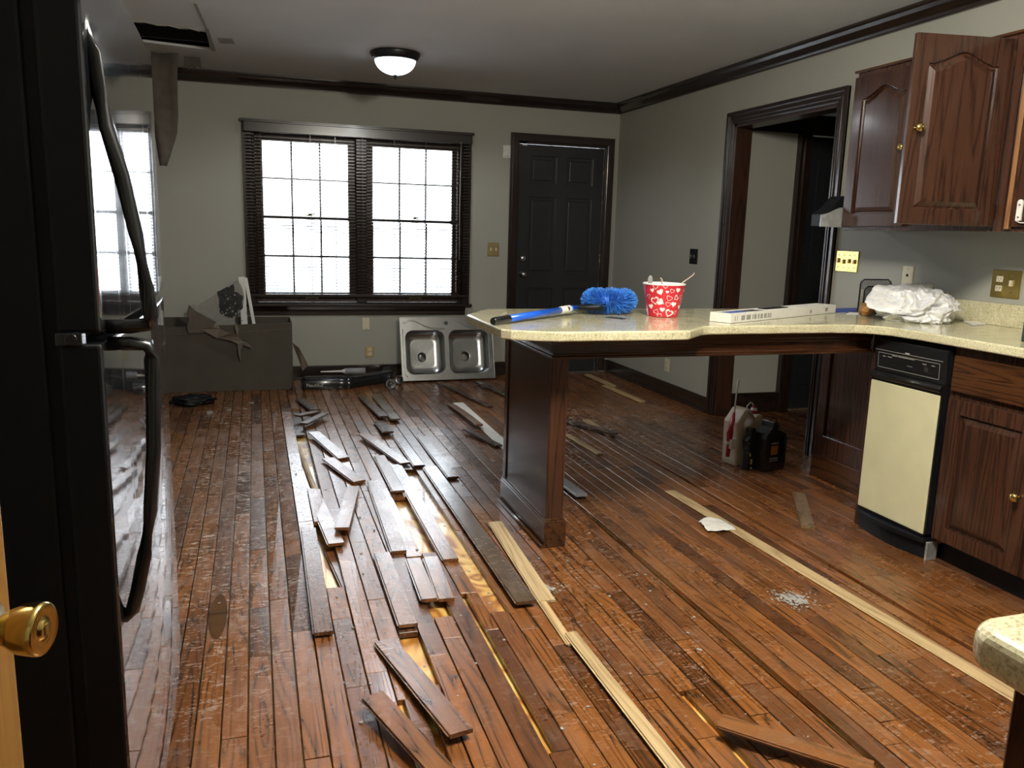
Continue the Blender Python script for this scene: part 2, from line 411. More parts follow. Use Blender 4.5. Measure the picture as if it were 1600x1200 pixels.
def put_board(b, x0, x1, y0, y1, jit=.0012):
    g = .0021
    x0 += g; x1 -= g; y0 += g*.6; y1 -= g*.6
    if y1-y0 < .02: return
    dz = rnd.uniform(-jit, jit)*.6; tw = rnd.uniform(-jit, jit)*.5; tp = rnd.uniform(-.0006, .0006)
    c = rnd.choice((.0004, .0005, .0008, .0014)) if x0 > 1.25 else .0011
    H = lambda x, y, s, t: hgt(x, y)+dz+s*tw+t*tp
    z = [H(x0, y0, -1, -1), H(x1, y0, 1, -1), H(x1, y1, 1, 1), H(x0, y1, -1, 1)]
    P = [(x0, y0), (x1, y0), (x1, y1), (x0, y1)]; Q = [(x0+c, y0+c), (x1-c, y0+c), (x1-c, y1-c), (x0+c, y1-c)]
    vs = [(p[0], p[1], zz-.019) for p, zz in zip(P, z)]+[(p[0], p[1], zz-c) for p, zz in zip(P, z)]+[(p[0], p[1], zz) for p, zz in zip(Q, z)]
    b.faces(vs, [(0, 1, 5, 4), (1, 2, 6, 5), (2, 3, 7, 6), (3, 0, 4, 7)], M['floor'])
    nv = len(b.bm.verts)
    b.bm.verts.ensure_lookup_table()
    v = [b.bm.verts[nv-12+q] for q in range(12)]
    for f in ((4, 5, 9, 8), (5, 6, 10, 9), (6, 7, 11, 10), (7, 4, 8, 11), (8, 9, 10, 11)):
        b.bm.faces.new([v[q] for q in f]).material_index = 0
while X0+k*PITCHW < 5.0:
    x0, x1 = X0+k*PITCHW, X0+(k+1)*PITCHW
    k += 1
    if x1 < XL: continue
    xa, xb = max(x0, XL), x1
    ylo, yhi = YF, YB
    if x0 >= XR-.02: ylo, yhi = 3.6, 5.25
    elif x1 > XR: xb = XR
    if abs(x0-1.411) < .004: xb -= .012
    if abs(x0-2.1425) < .004: xb -= .009
    y = ylo-rnd.random()*.5
    while y < yhi:
        L = rnd.choice((.25, .38, .5, .6, .75, .95, 1.2))*rnd.uniform(.85, 1.15); ya, yb = max(y, ylo), min(y+L, yhi); y += L
        segs = [(ya, yb)]
        for hx0, hx1, hy0, hy1 in HOLES:
            if xb-.005 > hx0 and xa+.005 < hx1:
                if hx1-hx0 < .06:   # sliver of subfloor beside a shifted board
                    continue
                ns = []
                for a, c_ in segs:
                    if c_ <= hy0 or a >= hy1: ns.append((a, c_)); continue
                    if a < hy0: ns.append((a, hy0))
                    if c_ > hy1: ns.append((hy1, c_))
                segs = ns
        for a, c_ in segs:
            sx = 0
            for hx0, hx1, hy0, hy1 in HOLES:
                if hx1-hx0 < .06 and xb-.005 > hx0 and xa+.005 < hx1 and a < hy1 and c_ > hy0: sx = .018
            if c_-a > .03: put_board(fb, xa+sx, xb, a, c_)
floor = struct(fb.build('floor', M['floor']), 'oak strip floor, buckled and water-damaged')
sb = B().box(XL, 5.1, YF, YB, -.05, -.0185).build('subfloor', M['ply'], floor); sb['label'] = 'yellow pine subfloor showing through gaps'

# ------------------------------------------------------------------ walls and ceiling
WX0, WX1, WZ0, WZ1 = .0, 1.765, .655, 2.06           # window opening
DX0, DX1, DZ1 = 2.262, 3.124, 2.10                   # back door opening
OY0, OY1, OZ1 = 4.118, 5.196, 2.085                  # right doorway opening (near, far)
T_ = .12
b = B()
b.prism([(XL-.12, -.05), (5.2, -.05), (5.2, CH+.3), (XL-.12, CH+.3)], YB, YB+T_, 'y',
        holes=[[(WX0, WZ0), (WX0, WZ1), (WX1, WZ1), (WX1, WZ0)], [(DX0, 0), (DX0, DZ1), (DX1, DZ1), (DX1, 0)]])
struct(b.build('wall_back', M['wall']))
b = B()
b.prism([(YF-.12, -.05), (YF-.12, CH+.3), (YB, CH+.3), (YB, -.05), (OY1, -.05), (OY1, OZ1), (OY0, OZ1), (OY0, -.05)], XR, XR+T_, 'x')
struct(b.build('wall_right', M['wall']))
struct(B().box(XL-.12, XL, YF-.12, YB, -.05, CH+.3).build('wall_left', M['wall']))
struct(B().box(XL, XR, YF-.12, YF, -.05, CH+.3).build('wall_front', M['wall']))
hole = [(-.99, 5.48), (-.85, 5.52), (-.78, 5.545), (-.706, 5.557), (-.66, 5.60), (-.60, 5.585), (-.53, 5.63), (-.47, 5.615), (-.41, 5.66), (-.35, 5.63), (-.29, 5.68), (-.247, 5.686),
        (-.240, 5.9), (-.250, 6.1), (-.248, 6.279), (-.40, 6.26), (-.55, 6.23), (-.66, 6.21), (-.80, 6.24), (-.99, 6.20)]
b = B().prism([(XL-.12, YF-.12), (5.2, YF-.12), (5.2, YB), (XL-.12, YB)], CH, CH+.016, 'z', holes=[hole])
ceil = struct(b.build('ceiling', M['ceiling']), 'textured ceiling with a ragged hole in the far left corner')
for yy in (5.35, 5.76, 6.17, 6.58): B().box(XL-.1, 1.2, yy, yy+.04, CH+.03, CH+.26).build('joist', M['joist'], ceil)
B().box(XL-.12, 5.2, YF-.1, YB, CH+.29, CH+.31).build('upper_deck', M['joist'], ceil)
# curled paper lip along the torn edge
b = B(); rr = random.Random(3)
for i in range(3, 11):
    (ax, ay), (cx, cy) = hole[i], hole[i+1]; d = rr.uniform(.01, .035)
    b.prism([(ax, ay), (cx, cy), (cx+.004, cy+d), (ax+.003, ay+d*.7)], CH-.004-rr.random()*.006, CH, 'z')
b.build('torn_edge', M['drywall'], ceil)
b = B().prism([(-.25, 5.60), (-.23, 5.60), (-.215, 6.29), (-.245, 6.29)], CH-.004, CH, 'z').prism([(-.28, 5.02), (-.262, 5.02), (-.235, 5.62), (-.25, 5.62)], CH-.003, CH, 'z')
b.build('paper_tape', M['drywall'], ceil)
b = B().prism([(-.19, 5.86), (-.10, 5.84), (-.085, 6.0), (-.18, 6.02)], CH-.002, CH, 'z'); b.build('spackle_patch', M['drywall'], ceil)

# hall beyond the doorway
hx = XR+T_
struct(B().box(hx, 3.80, 5.25, 5.37, -.05, CH+.02).build('wall_hall_far', M['wall']))
struct(B().box(5.0, 5.12, 2.6, 7, -.05, CH+.02).build('wall_hall_side', M['wall']))
struct(B().box(hx, 5.0, 3.4, 3.52, -.05, CH+.02).build('wall_hall_near', M['wall']))
struct(B().box(4.72, 5.0, 5.25, 5.37, -.05, CH+.02).build('wall_hall_end', M['wall']))
struct(B().box(hx, 3.795, 5.235, 5.25, .0, .155).build('baseboard_hall', M['trim_x'], bevel=.004))
b = B().box(hx, 5.0, 5.222, 5.25, 2.06, 2.20); struct(b.build('trim_hall_header', M['trim_x'], bevel=.004))
d4 = struct(empty('door_4', (3.8, 5.22, 0)))
b = B().box(3.795, 3.885, 5.20, 5.26, 0, 2.06).box(3.825, 3.855, 5.19, 5.20, 0, 2.06); b.build('casing', M['trim'], d4, .004)
b = B().box(3.89, 4.70, 5.27, 5.31, .01, 2.055); b.build('door_slab', M['bdoor'], d4, .003)
for z0, z1 in ((.2, .85), (1.0, 1.9)):
    for x0, x1 in ((4.0, 4.25), (4.35, 4.6)): B().box(x0, x1, 5.262, 5.27, z0, z1).build('door_panel', M['bdoor'], d4, .004)
B().box(3.90, 3.93, 5.255, 5.27, 1.18, 1.27).build('hinge_plate', M['steel_dark'], d4, .002)

# ------------------------------------------------------------------ crown and base trim
def crown(name, a, bb, mat, axis):
    """profile in (distance from wall, z)"""
    pr = [(0, CH), (.078, CH), (.078, CH-.012), (.066, CH-.020), (.058, CH-.038), (.040, CH-.052), (.022, CH-.066), (.016, CH-.078), (.016, CH-.086), (0, CH-.086)]
    b = B()
    if axis == 'x': b.prism([(YB-p, z) for p, z in pr], a, bb, 'x')
    else: b.prism([(XR-p, z) for p, z in pr], a, bb, 'y')
    return struct(b.build(name, mat))
crown('trim_1', -.545, XR-.002, M['trim_x'], 'x')['label'] = 'dark crown moulding over window wall, torn off at left end'
crown('trim_2', YF, YB-.001, M['trim_y'], 'y')['label'] = 'dark crown moulding along right wall'
def baseb(name, pts, mat):
    b = B()
    for (x0, x1, y0, y1, nx, ny) in pts:
        b.box(x0, x1, y0, y1, .0, .118)
    return struct(b.build(name, mat, bevel=.005))
b = B()
for x0, x1 in ((-1.05, 2.19), (3.197, XR)): b.box(x0, x1, YB-.015, YB, 0, .118).box(x0, x1, YB-.030, YB-.015, 0, .018)
struct(b.build('baseboard_back', M['trim_x'], bevel=.005))
b = B().box(XR-.015, XR, 5.285, YB-.016, 0, .118).box(XR-.03, XR-.015, 5.285, YB-.031, 0, .018)
b.box(XR-.015, XR, 3.76, 4.032, 0, .118).box(XR-.03, XR-.015, 3.76, 4.032, 0, .018)
struct(b.build('baseboard_right', M['trim_y'], bevel=.005))

# ------------------------------------------------------------------ window
def frame_prism(b, outer, inner, a, c, axis, mat=None):
    (x0, z0, x1, z1), (u0, v0, u1, v1) = outer, inner
    b.prism([(x0, z0), (x1, z0), (x1, z1), (x0, z1)], a, c, axis, mat, holes=[[(u0, v0), (u0, v1), (u1, v1), (u1, v0)]])
w1 = struct(empty('window_1', (.883, YB, .6)), 'wide double sash window with dark wood frame')
b = B()
for a, c, d in ((.070, .0, .018), (.055, .012, .026), (.030, .03, .032)):
    frame_prism(b, (WX0-a, WZ0-.0, WX1+a, WZ1+a), (WX0-.0+c*.0, WZ0+.001, WX1, WZ1), YB-d, YB, 'y')
b.box(WX0-.085, WX1+.085, YB-.045, YB, WZ1+.055, WZ1+.078)
b.build('casing', M['trim_x'], w1, .004)
b = B(); b.box(WX0-.09, WX1+.09, YB-.060, YB+.06, .632, .655); b.build('stool', M['trim_x'], w1, .006)
b = B()
b.prism([(YB, .632), (YB-.032, .632), (YB-.026, .605), (YB-.018, .59), (YB-.018, .56), (YB, .551)], WX0-.035, WX1+.035, 'x')
b.build('apron', M['trim_x'], w1, .002)
b = B(); frame_prism(b, (WX0, WZ0, WX1, WZ1), (WX0+.022, WZ0+.01, WX1-.022, WZ1-.02), YB, YB+T_, 'y'); b.box(.838, .926, YB, YB+T_, WZ0+.01, WZ1-.02)
b.build('window_frame', M['trim'], w1, .003)
U = [(.022, .838), (.926, 1.743)]
for i, (x0, x1) in enumerate(U):
    for nm, z0, z1, yy, st, bt, tp in (('upper_sash', 1.352, 2.04, YB+.070, .062, .035, .055), ('lower_sash', .666, 1.388, YB+.030, .062, .085, .035)):
        b = B(); frame_prism(b, (x0, z0, x1, z1), (x0+st, z0+bt, x1-st, z1-tp), yy, yy+.035, 'y')
        s = b.build(nm, M['jamb'], w1, .003)
        gx0, gx1, gz0, gz1 = x0+st, x1-st, z0+bt, z1-tp
        b = B()
        for j in (1, 2): xx = gx0+(gx1-gx0)*j/3; b.box(xx-.008, xx+.008, yy+.008, yy+.026, gz0, gz1)
        zz = (gz0+gz1)/2; b.box(gx0, gx1, yy+.009, yy+.025, zz-.008, zz+.008)
        b.build('muntins', M['trim'], s)
        B().box(gx0-.01, gx1+.01, yy+.015, yy+.019, gz0-.01, gz1+.01).build('glass_pane', M['glass'], s)
        if nm == 'lower_sash':
            xm = (x0+x1)/2+(.03 if i == 0 else .02)
            b = B().tube([(xm-.045, yy-.002, .706), (xm-.04, yy-.014, .704), (xm+.04, yy-.014, .704), (xm+.045, yy-.002, .706)], .005, 8).box(xm-.052, xm-.038, yy-.004, yy, .694, .716).box(xm+.038, xm+.052, yy-.004, yy, .694, .716)
            b.build('sash_lift', M['brassdull'], s)
            b = B().box(xm-.035, xm+.03, yy-.004, yy+.03, 1.388, 1.397).tube([(xm-.02, yy+.01, 1.401), (xm+.04, yy, 1.406)], .006, 8); b.build('sash_lock', M['brassdull'], s)
# the blind hangs in front of the whole window
bl = thing('venetian_blind', (.883, YB-.06, 2.1), 'dark brown slatted venetian blind lowered over the bright window, slats open', 'window blind')
bx0, bx1, by = -.045, 1.812, YB-.058
b = B().box(bx0-.005, bx1+.005, by-.018, by+.022, 2.055, 2.10); b.build('headrail', M['trim_x'], bl, .003)
b = B().box(bx0-.012, bx1+.012, by-.030, by-.020, 2.035, 2.118).box(bx0-.016, bx1+.016, by-.036, by-.02, 2.108, 2.124); b.build('valance', M['trim_x'], bl, .003)
b = B(); z = .755; rr = random.Random(5)
while z < 2.05:
    t = rr.uniform(-.001, .001); z2 = z+t
    b.faces([(bx0, by-.0135, z2-.0042), (bx1, by-.0135, z2-.0042), (bx1, by, z2+.0008), (bx0, by, z2+.0008), (bx1, by+.0135, z2+.0032), (bx0, by+.0135, z2+.0032)],
            [(0, 1, 2, 3), (3, 2, 4, 5)])
    z += .0262
sl = b.build('slats', M['trim_x'], bl); md = sl.modifiers.new('solid', 'SOLIDIFY'); md.thickness = .0016
b = B().box(bx0, bx1, by-.014, by+.014, .715, .740); b.build('bottom_rail', M['trim_x'], bl, .004)
for xx in (.07, .46, .66, .883, 1.15, 1.42, 1.70): B().box(xx-.0012, xx+.0012, by-.0155, by-.0145, .73, 2.06).box(xx-.0012, xx+.0012, by+.0145, by+.0155, .73, 2.06).build('ladder_cord', M['trim'], bl)
b = B().tube([(bx1-.09, by-.03, 2.05), (bx1-.095, by-.032, 1.5), (bx1-.09, by-.03, 1.05)], .0035, 8); b.build('tilt_wand', M['grey'], bl)

# ------------------------------------------------------------------ back door
d1 = struct(empty('door_1', (2.69, YB, 0)), 'dark six panel entry door')
b = B()
for a, d in ((.070, .018), (.050, .026)):
    b.prism([(DX0-a, 0), (DX0-a, DZ1+a), (DX1+a, DZ1+a), (DX1+a, 0), (DX1, 0), (DX1, DZ1), (DX0, DZ1), (DX0, 0)], YB-d, YB, 'y')
b.build('casing', M['trim'], d1, .004)
b = B().prism([(DX0, 0), (DX0, DZ1), (DX1, DZ1), (DX1, 0), (DX1-.02, 0), (DX1-.02, DZ1-.02), (DX0+.02, DZ1-.02), (DX0+.02, 0)], YB, YB+T_, 'y')
b.build('door_frame', M['trim'], d1)
dx0, dx1 = DX0+.023, DX1-.023; dm = (dx0+dx1)/2; st = .105
PX = [(dx0+st, dm-.05), (dm+.05, dx1-st)]; PZ = [(.22, .80), (.93, 1.62), (1.74, 1.98)]
holes = [[(a, c), (a, d), (e, d), (e, c)] for a, e in PX for c, d in PZ]
b = B().prism([(dx0, .012), (dx1, .012), (dx1, DZ1-.022), (dx0, DZ1-.022)], YB+.012, YB+.03, 'y', holes=holes).box(dx0, dx1, YB+.03, YB+.052, .012, DZ1-.022)
b.build('door_slab', M['bdoor'], d1, .002)
for a, e in PX:
    for c, d in PZ: B().box(a+.028, e-.028, YB+.019, YB+.03, c+.028, d-.028).build('raised_panel', M['bdoor'], d1, .008)
def knob(b, x, y, z, nrm=-1): b.lathe([(.032, 0), (.032, .006*nrm), (.012, .010*nrm), (.011, .028*nrm), (.024, .036*nrm), (.028, .048*nrm), (.022, .060*nrm), (.001, .063*nrm)], (x, y, z), 'y', 24)
b = B(); knob(b, 2.345, YB+.012, .925); b.build('door_knob', M['steel'], d1)
b = B().lathe([(.029, 0), (.029, -.012), (.022, -.018), (.001, -.019)], (2.345, YB+.012, 1.068), 'y', 24).box(2.341, 2.349, YB-.020, YB-.005, 1.05, 1.086); b.build('deadbolt', M['steel'], d1)
for zz in (.25, 1.05, 1.86): B().lathe([(.006, -.045), (.006, .045)], (dx1+.004, YB+.008, zz), 'z', 10).build('hinge', M['brassdull'], d1)
B().box(2.2, 3.19, YB-.04, YB+.02, 0, .012).build('threshold', M['steel'], d1, .003)

# ------------------------------------------------------------------ right doorway
d2 = struct(empty('door_2', (XR, 4.65, 0)), 'cased doorway without door on the right wall')
for nm, side in (('casing', -1), ('casing_hall_side', 1)):
    b = B()
    for a, a2, d in ((.085, 0, .016), (.085, .058, .027), (.040, .026, .024), (.018, .004, .021)):
        xa = (XR-d, XR) if side < 0 else (XR+T_, XR+T_+d)
        b.prism([(OY0-a, 0), (OY0-a, OZ1+a), (OY1+a, OZ1+a), (OY1+a, 0), (OY1+a2, 0), (OY1+a2, OZ1+a2), (OY0-a2, OZ1+a2), (OY0-a2, 0)], xa[0], xa[1], 'x')
    b.build(nm, M['trim'], d2, .004)
b = B().box(XR-.004, XR+T_+.004, OY1-.02, OY1, 0, OZ1).box(XR-.004, XR+T_+.004, OY0, OY0+.02, 0, OZ1).box(XR-.004, XR+T_+.004, OY0, OY1, OZ1-.02, OZ1)
b.build('jamb', M['jamb'], d2, .002)

# ------------------------------------------------------------------ cabinets
def arch_poly(w, h, ins, rise=.045, arch=True):
    """cathedral outline of a door panel inset by ins from the panel opening"""
    fr = .062+ins; x0, x1, z0 = fr, w-fr, fr
    zt = h-.062-ins-(rise if arch else 0)
    pts = [(x0, z0), (x1, z0), (x1, zt)]
    if arch:
        n = 22
        for i in range(1, n):
            t = i/n; x = x1+(x0-x1)*t; u = abs(2*t-1)
            pts.append((x, zt+rise*(math.exp(-(u/.52)**2*1.0) - math.exp(-(1/.52)**2))*1.02-rise*.10*math.exp(-((u-.86)/.10)**2)))
    pts.append((x0, zt)); return pts
def panel_door(parent, name, w, h, T, mat, matp, arch=True, knobpos=None, label=None):
    """door in local x (width), z (height), facing -y; T places it in the world"""
    outer = [(0, 0), (w, 0), (w, h), (0, h)]; op = arch_poly(w, h, 0, arch=arch)
    b = B(); b.prism(outer, -.020, 0, 'y', T=T, holes=[op]); b.prism([(.01, .01), (w-.01, .01), (w-.01, h-.01), (.01, h-.01)], -.006, -.001, 'y', T=T)
    o = b.build(name, mat, parent, .0035)
    i1, i2 = arch_poly(w, h, .007, arch=arch), arch_poly(w, h, .030, arch=arch)
    b = B(); n = len(i1)
    vs = [(x, -.006, z) for x, z in i1]+[(x, -.007, z) for x, z in i1]+[(x, -.0195, z) for x, z in i2]
    fs = [(i, (i+1) % n, n+(i+1) % n, n+i) for i in range(n)]+[(n+i, n+(i+1) % n, 2*n+(i+1) % n, 2*n+i) for i in range(n)]
    v = b.faces(vs, fs, None, T)
    for t in geometry.tessellate_polygon([[Vector((x, z, 0)) for x, z in i2]]): b.bm.faces.new([v[2*n+q] for q in t])
    b.build('raised_panel', matp, o)
    if knobpos:
        b = B().lathe([(.009, -.020), (.006, -.026), (.006, -.036), (.015, -.042), (.017, -.050), (.012, -.056), (.001, -.058)], (knobpos[0], 0, knobpos[1]), 'y', 20, T=T)
        b.build('knob', M['brass'], o)
    return o
def TM(loc, ang): return Matrix.Translation(Vector(loc)) @ Matrix.Rotation(ang, 4, 'Z')
# faces towards -X: local x runs along -Y  (rotate -90deg)
FX = -math.pi/2
uc = thing('upper_cabinet', (3.06, 3.1, 1.37), 'dark stained oak wall cabinet beside the doorway, right door swung open', 'cabinet')
ux = 2.910
b = B()
b.box(ux, XR-.001, 3.560, 3.578, 1.375, 2.13).box(ux, XR-.001, 2.632, 2.650, 1.375, 2.13).box(ux, XR-.001, 2.65, 3.56, 1.39, 1.408).box(ux, XR-.001, 2.65, 3.56, 2.10, 2.118).box(XR-.02, XR-.001, 2.65, 3.56, 1.408, 2.10).box(ux+.03, XR-.02, 2.65, 3.56, 1.74, 1.755)
b.box(ux-.0, ux+.018, 3.13, 3.17, 1.39, 2.12)
b.box(ux-.001, ux+.018, 3.535, 3.578, 1.362, 2.13).box(ux-.001, ux+.018, 2.632, 2.675, 1.362, 2.13).box(ux-.001, ux+.018, 2.675, 3.535, 1.362, 1.40).box(ux-.001, ux+.018, 2.675, 3.535, 2.085, 2.13)
b.build('carcass', M['cab'], uc, .002)
b = B().box(ux-.018, XR-.001, 2.632, 3.59, 2.13, 2.142); b.build('top_moulding', M['cab_y'], uc, .003)
panel_door(uc, 'door', .415, .725, TM((ux-.002, 3.572, 1.382), FX), M['cab'], M['cab'], True, (.385, .36))
OD = panel_door(uc, 'open_door', .425, .725, TM((2.470, 2.742, 1.382), R(-9.5)), M['cab'], M['cab'], True, (.036, .37)); OD['label'] = 'cabinet door swung open towards the room'
for zz in (1.44, 2.04): b = B().box(2.885, 2.909, 2.672, 2.680, zz-.028, zz+.028).lathe([(.004, zz-.03), (.004, zz+.03)], (2.888, 2.668, 0), 'z', 8); b.build('hinge', M['brassdull'], uc)
# next wall cabinet, cut off by the frame
uc2 = thing('upper_cabinet', (3.06, 2.1, 1.37), 'dark oak wall cabinet at right edge with white bracket screwed to its door', 'cabinet')
b = B().box(ux, XR-.001, 1.70, 2.628, 1.375, 2.13).box(ux-.001, ux+.003, 1.70, 2.628, 1.362, 2.13); b.build('carcass', M['cab'], uc2, .002)
b = B().box(ux-.018, XR-.001, 1.70, 2.63, 2.13, 2.142); b.build('top_moulding', M['cab_y'], uc2, .003)
b = B().box(ux-.022, ux-.001, 2.582, 2.602, 1.372, 2.10); b.build('edge_strip', M['cabraw'], uc2, .002)
panel_door(uc2, 'door', .44, .725, TM((ux-.002, 2.58, 1.382), FX), M['cab'], M['cab'], True, (.40, .36))
br = thing('cable_bracket', (ux-.025, 2.53, 1.40), 'white plastic strap clip with two screws holding a thin cable on the cabinet door', 'bracket')
b = B(); n = 12
pl_ = [(2.535-.012, 1.405), (2.535+.012, 1.405)]+[(2.535+.012*math.cos(math.pi*i/n), 1.475+.012*math.sin(math.pi*i/n)) for i in range(n+1)]
b.prism(pl_, ux-.030, ux-.0235, 'x'); b.build('strap', M['white'], br, .0015)
for zz in (1.418, 1.466): B().lathe([(.004, -.0315), (.004, -.0295)], (ux, 2.535, zz), 'x', 10).build('screw', M['steel_dark'], br)
b = B().tube([(ux-.028, 2.546, 1.405), (ux-.034, 2.52, 1.397), (ux-.036, 2.44, 1.394), (ux-.034, 2.30, 1.396)], .0022, 8); b.build('cable', M['white'], br)
# hood
hd = thing('range_hood', (2.95, 3.65, 1.37), 'grey metal wedge-shaped hood end jutting out beside the upper cabinet', 'hood')
b = B().prism([(2.785, 1.376), (2.785, 1.436), (2.83, 1.447), (2.862, 1.462), (2.90, 1.476), (3.20, 1.482), (3.20, 1.376)], 3.600, 3.612, 'y'); b.build('side_plate', M['greymetal'], hd, .002)
b = B().prism([(2.80, 1.378), (2.80, 1.440), (2.85, 1.475), (2.905, 1.535), (3.22, 1.535), (3.22, 1.378)], 3.612, 3.70, 'y'); b.build('hood_body', M['blackmat'], hd, .003)

# base run on the right
CT = .948
bc = thing('base_cabinet', (2.95, 2.2, 0), 'dark oak base cabinet right of the compactor with one drawer over a panelled door', 'cabinet')
fx = 2.670
b = B().box(fx, XR-.001, 1.0, 2.546, .10, .908).box(fx-.001, fx+.02, 2.50, 2.549, .088, .908).box(fx-.001, fx+.02, 2.03, 2.10, .088, .908)
b.build('carcass', M['cab'], bc, .002)
B().box(2.722, XR-.001, 1.0, 2.546, 0, .10).build('toe_kick', M['blackmat'], bc)
panel_door(bc, 'door', .405, .595, TM((fx-.002, 2.532, .108), FX), M['cab'], M['cab'], False, (.370, .295))
b = B().prism([(2.127, .730), (2.532, .730), (2.532, .873), (2.127, .873)], fx-.022, fx-.002, 'x'); b.build('drawer_front', M['cab_y'], bc, .005)
panel_door(bc, 'door', .46, .595, TM((fx-.002, 2.03, .108), FX), M['cab'], M['cab'], False, (.03, .295))
b = B().prism([(1.56, .730), (2.03, .730), (2.03, .873), (1.56, .873)], fx-.022, fx-.002, 'x'); b.build('drawer_front', M['cab_y'], bc, .005)
# corner cabinet left of compactor
cc = thing('corner_cabinet', (3.1, 3.3, 0), 'dark panelled cabinet end carrying the counter next to the doorway', 'cabinet')
b = B().box(fx-.001, fx+.02, 2.958, 3.004, .0, .908).box(fx, XR-.001, 2.984, 3.004, 0, .908).box(2.99, XR-.001, 3.004, 3.73, 0, .908)
b.build('carcass', M['cab'], cc, .003)
b = B(); frame_prism(b, (3.02, .13, 3.73, .85), (3.02+.07, .245, 3.66, .80), 2.978, 2.99, 'x'); b.build('panel_frame', M['cab'], cc, .004)
b = B().box(2.976, 2.99, 3.01, 3.735, 0, .13).box(2.970, 2.976, 3.01, 3.735, .0, .018); b.build('base_moulding', M['cab_y'], cc, .004)

# compactor
tc = thing('trash_compactor', (2.9, 2.755, 0), 'slim trash compactor with cream front panel and black control strip under the counter', 'appliance')
y0, y1 = 2.553, 2.955
b = B().box(2.672, XR-.02, y0+.004, y1-.004, .085, .895); b.build('cabinet_shell', M['black'], tc, .003)
b = B().prism([(2.645, .745), (2.638, .885), (2.672, .892), (2.672, .745)], y0, y1, 'y'); b.build('control_panel', M['black'], tc, .003)
cx_ = lambda z: 2.645-(z-.745)*.05-.0012
def strip(b, ya, yb, za, zb): b.faces([(cx_(za), ya, za), (cx_(za), yb, za), (cx_(zb), yb, zb), (cx_(zb), ya, zb)], [(0, 1, 2, 3)])
b = B(); t = .0016
strip(b, y0+.02, y1-.004, .838, .838+t)
for za in (.826, .762): strip(b, y0+.035, y1-.022, za, za+t)
for ya in (y0+.035, y1-.022-t): strip(b, ya, ya+t, .762, .826)
for ya, w_ in ((.335, .018), (.30, .024), (.105, .022), (.07, .008), (.06, .010)): strip(b, y0+ya, y0+ya+w_, .812, .8145)
for ya, w_ in ((.27, .03), (.235, .03), (.20, .035), (.17, .03)): strip(b, y0+ya, y0+ya+w_, .821, .8235)
strip(b, y0+.20, y0+.225, .841, .846); strip(b, y0+.18, y0+.21, .790, .7915)
b.build('control_marking', M['trace'], tc)
b = B(); strip(b, y0+.095, y0+.115, .783, .803); b.build('key_switch', M['steel_dark'], tc)
b = B().prism([(2.650, .745), (2.628, .742), (2.618, .728), (2.626, .714), (2.640, .712), (2.640, .698), (2.672, .698), (2.672, .745)], y0+.004, y1+.003, 'y'); b.build('handle_rail', M['black'], tc, .003)
b = B().box(2.634, 2.672, y0+.012, y1-.001, .108, .700); b.build('front_panel', M['almond'], tc, .004)
b = B().box(2.640, 2.672, y0+.003, y0+.012, .10, .745).box(2.640, 2.672, y1-.001, y1+.002, .10, .745).box(2.640, 2.672, y0+.003, y1, .098, .108); b.build('door_trim', M['black'], tc)
b = B(); n = 14; pl_ = [(y1, 2.70)]+[(y1+(y0-y1)*i/n, 2.632-.026*math.sin(math.pi*i/n)) for i in range(n+1)]+[(y0, 2.70)]
b.prism([(q[1], q[0]) for q in pl_], .072, .094, 'z'); b.prism([(q[1]+.022, q[0]) for q in pl_], .0, .072, 'z'); b.build('foot_pedal', M['blackmat'], tc, .004)
b = B().box(2.645, 2.70, y0-.012, y0-.002, .0, .08); b.build('side_foot', M['greymetal'], tc, .002)

# ------------------------------------------------------------------ worktop
wt = thing('countertop', (2.0, 3.2, .91), 'long beige speckled countertop forming a peninsula and running along the right wall', 'countertop')
poly = [(.872, 2.90), (.90, 2.862), (1.035, 2.800), (1.062, 2.792), (1.585, 2.792), (1.612, 2.80), (1.745, 2.925), (1.775, 2.938), (2.42, 2.948), (2.50, 2.936), (2.565, 2.895), (2.605, 2.82), (2.615, 2.72), (2.615, 1.0), (XR-.001, 1.0), (XR-.001, 3.672), (1.05, 3.672), (1.02, 3.66), (.885, 3.45), (.872, 3.42)]
b = B().prism(poly, CT-.038, CT, 'z'); b.build('slab', M['counter'], wt, .012, 4)
b = B().box(XR-.020, XR-.001, 1.0, 3.35, CT, CT+.10); b.build('backsplash', M['counter'], wt, .003)
b = B().box(XR-.028, XR-.001, 3.58, 3.76, CT, CT+.10); b.build('backsplash_end', M['counter'], wt, .003)
# ------------------------------------------------------------------ peninsula support
ps = thing('peninsula_support', (1.17, 3.36, 0), 'dark wood end panel and moulded apron holding up the peninsula counter', 'support panel')
px0, px1, py0, py1 = 1.137, 1.210, 3.05, 3.675
b = B().box(px0, px1, py0, py1, 0, .91); b.build('end_panel', M['cab'], ps, .003)
for ya in (py0, py1-.045): B().box(px0-.006, px0, ya, ya+.045, .13, .81).build('stile', M['cab'], ps, .002)
def ring_mould(b, x0, x1, y0_, y1_, steps):
    for (e, z0, z1) in steps: b.box(x0-e, x1+e, y0_-e, y1_+e, z0, z1)
b = B(); ring_mould(b, px0, px1, py0, py1, ((.012, 0, .108), (.009, .108, .118), (.005, .118, .128))); b.build('base_moulding', M['cab_y'], ps, .002)
b = B().tube([(px0-.020, py0-.012, .008), (px0-.020, py1+.012, .008)], .0085, 10); b.build('shoe_moulding', M['cab_y'], ps)
b = B().box(px0-.008, 2.664, 3.012, 3.035, .812, .909).box(px0-.008, px0+.012, 3.035, 3.66, .812, .909).box(px1, 2.66, 3.64, 3.66, .812, .909)
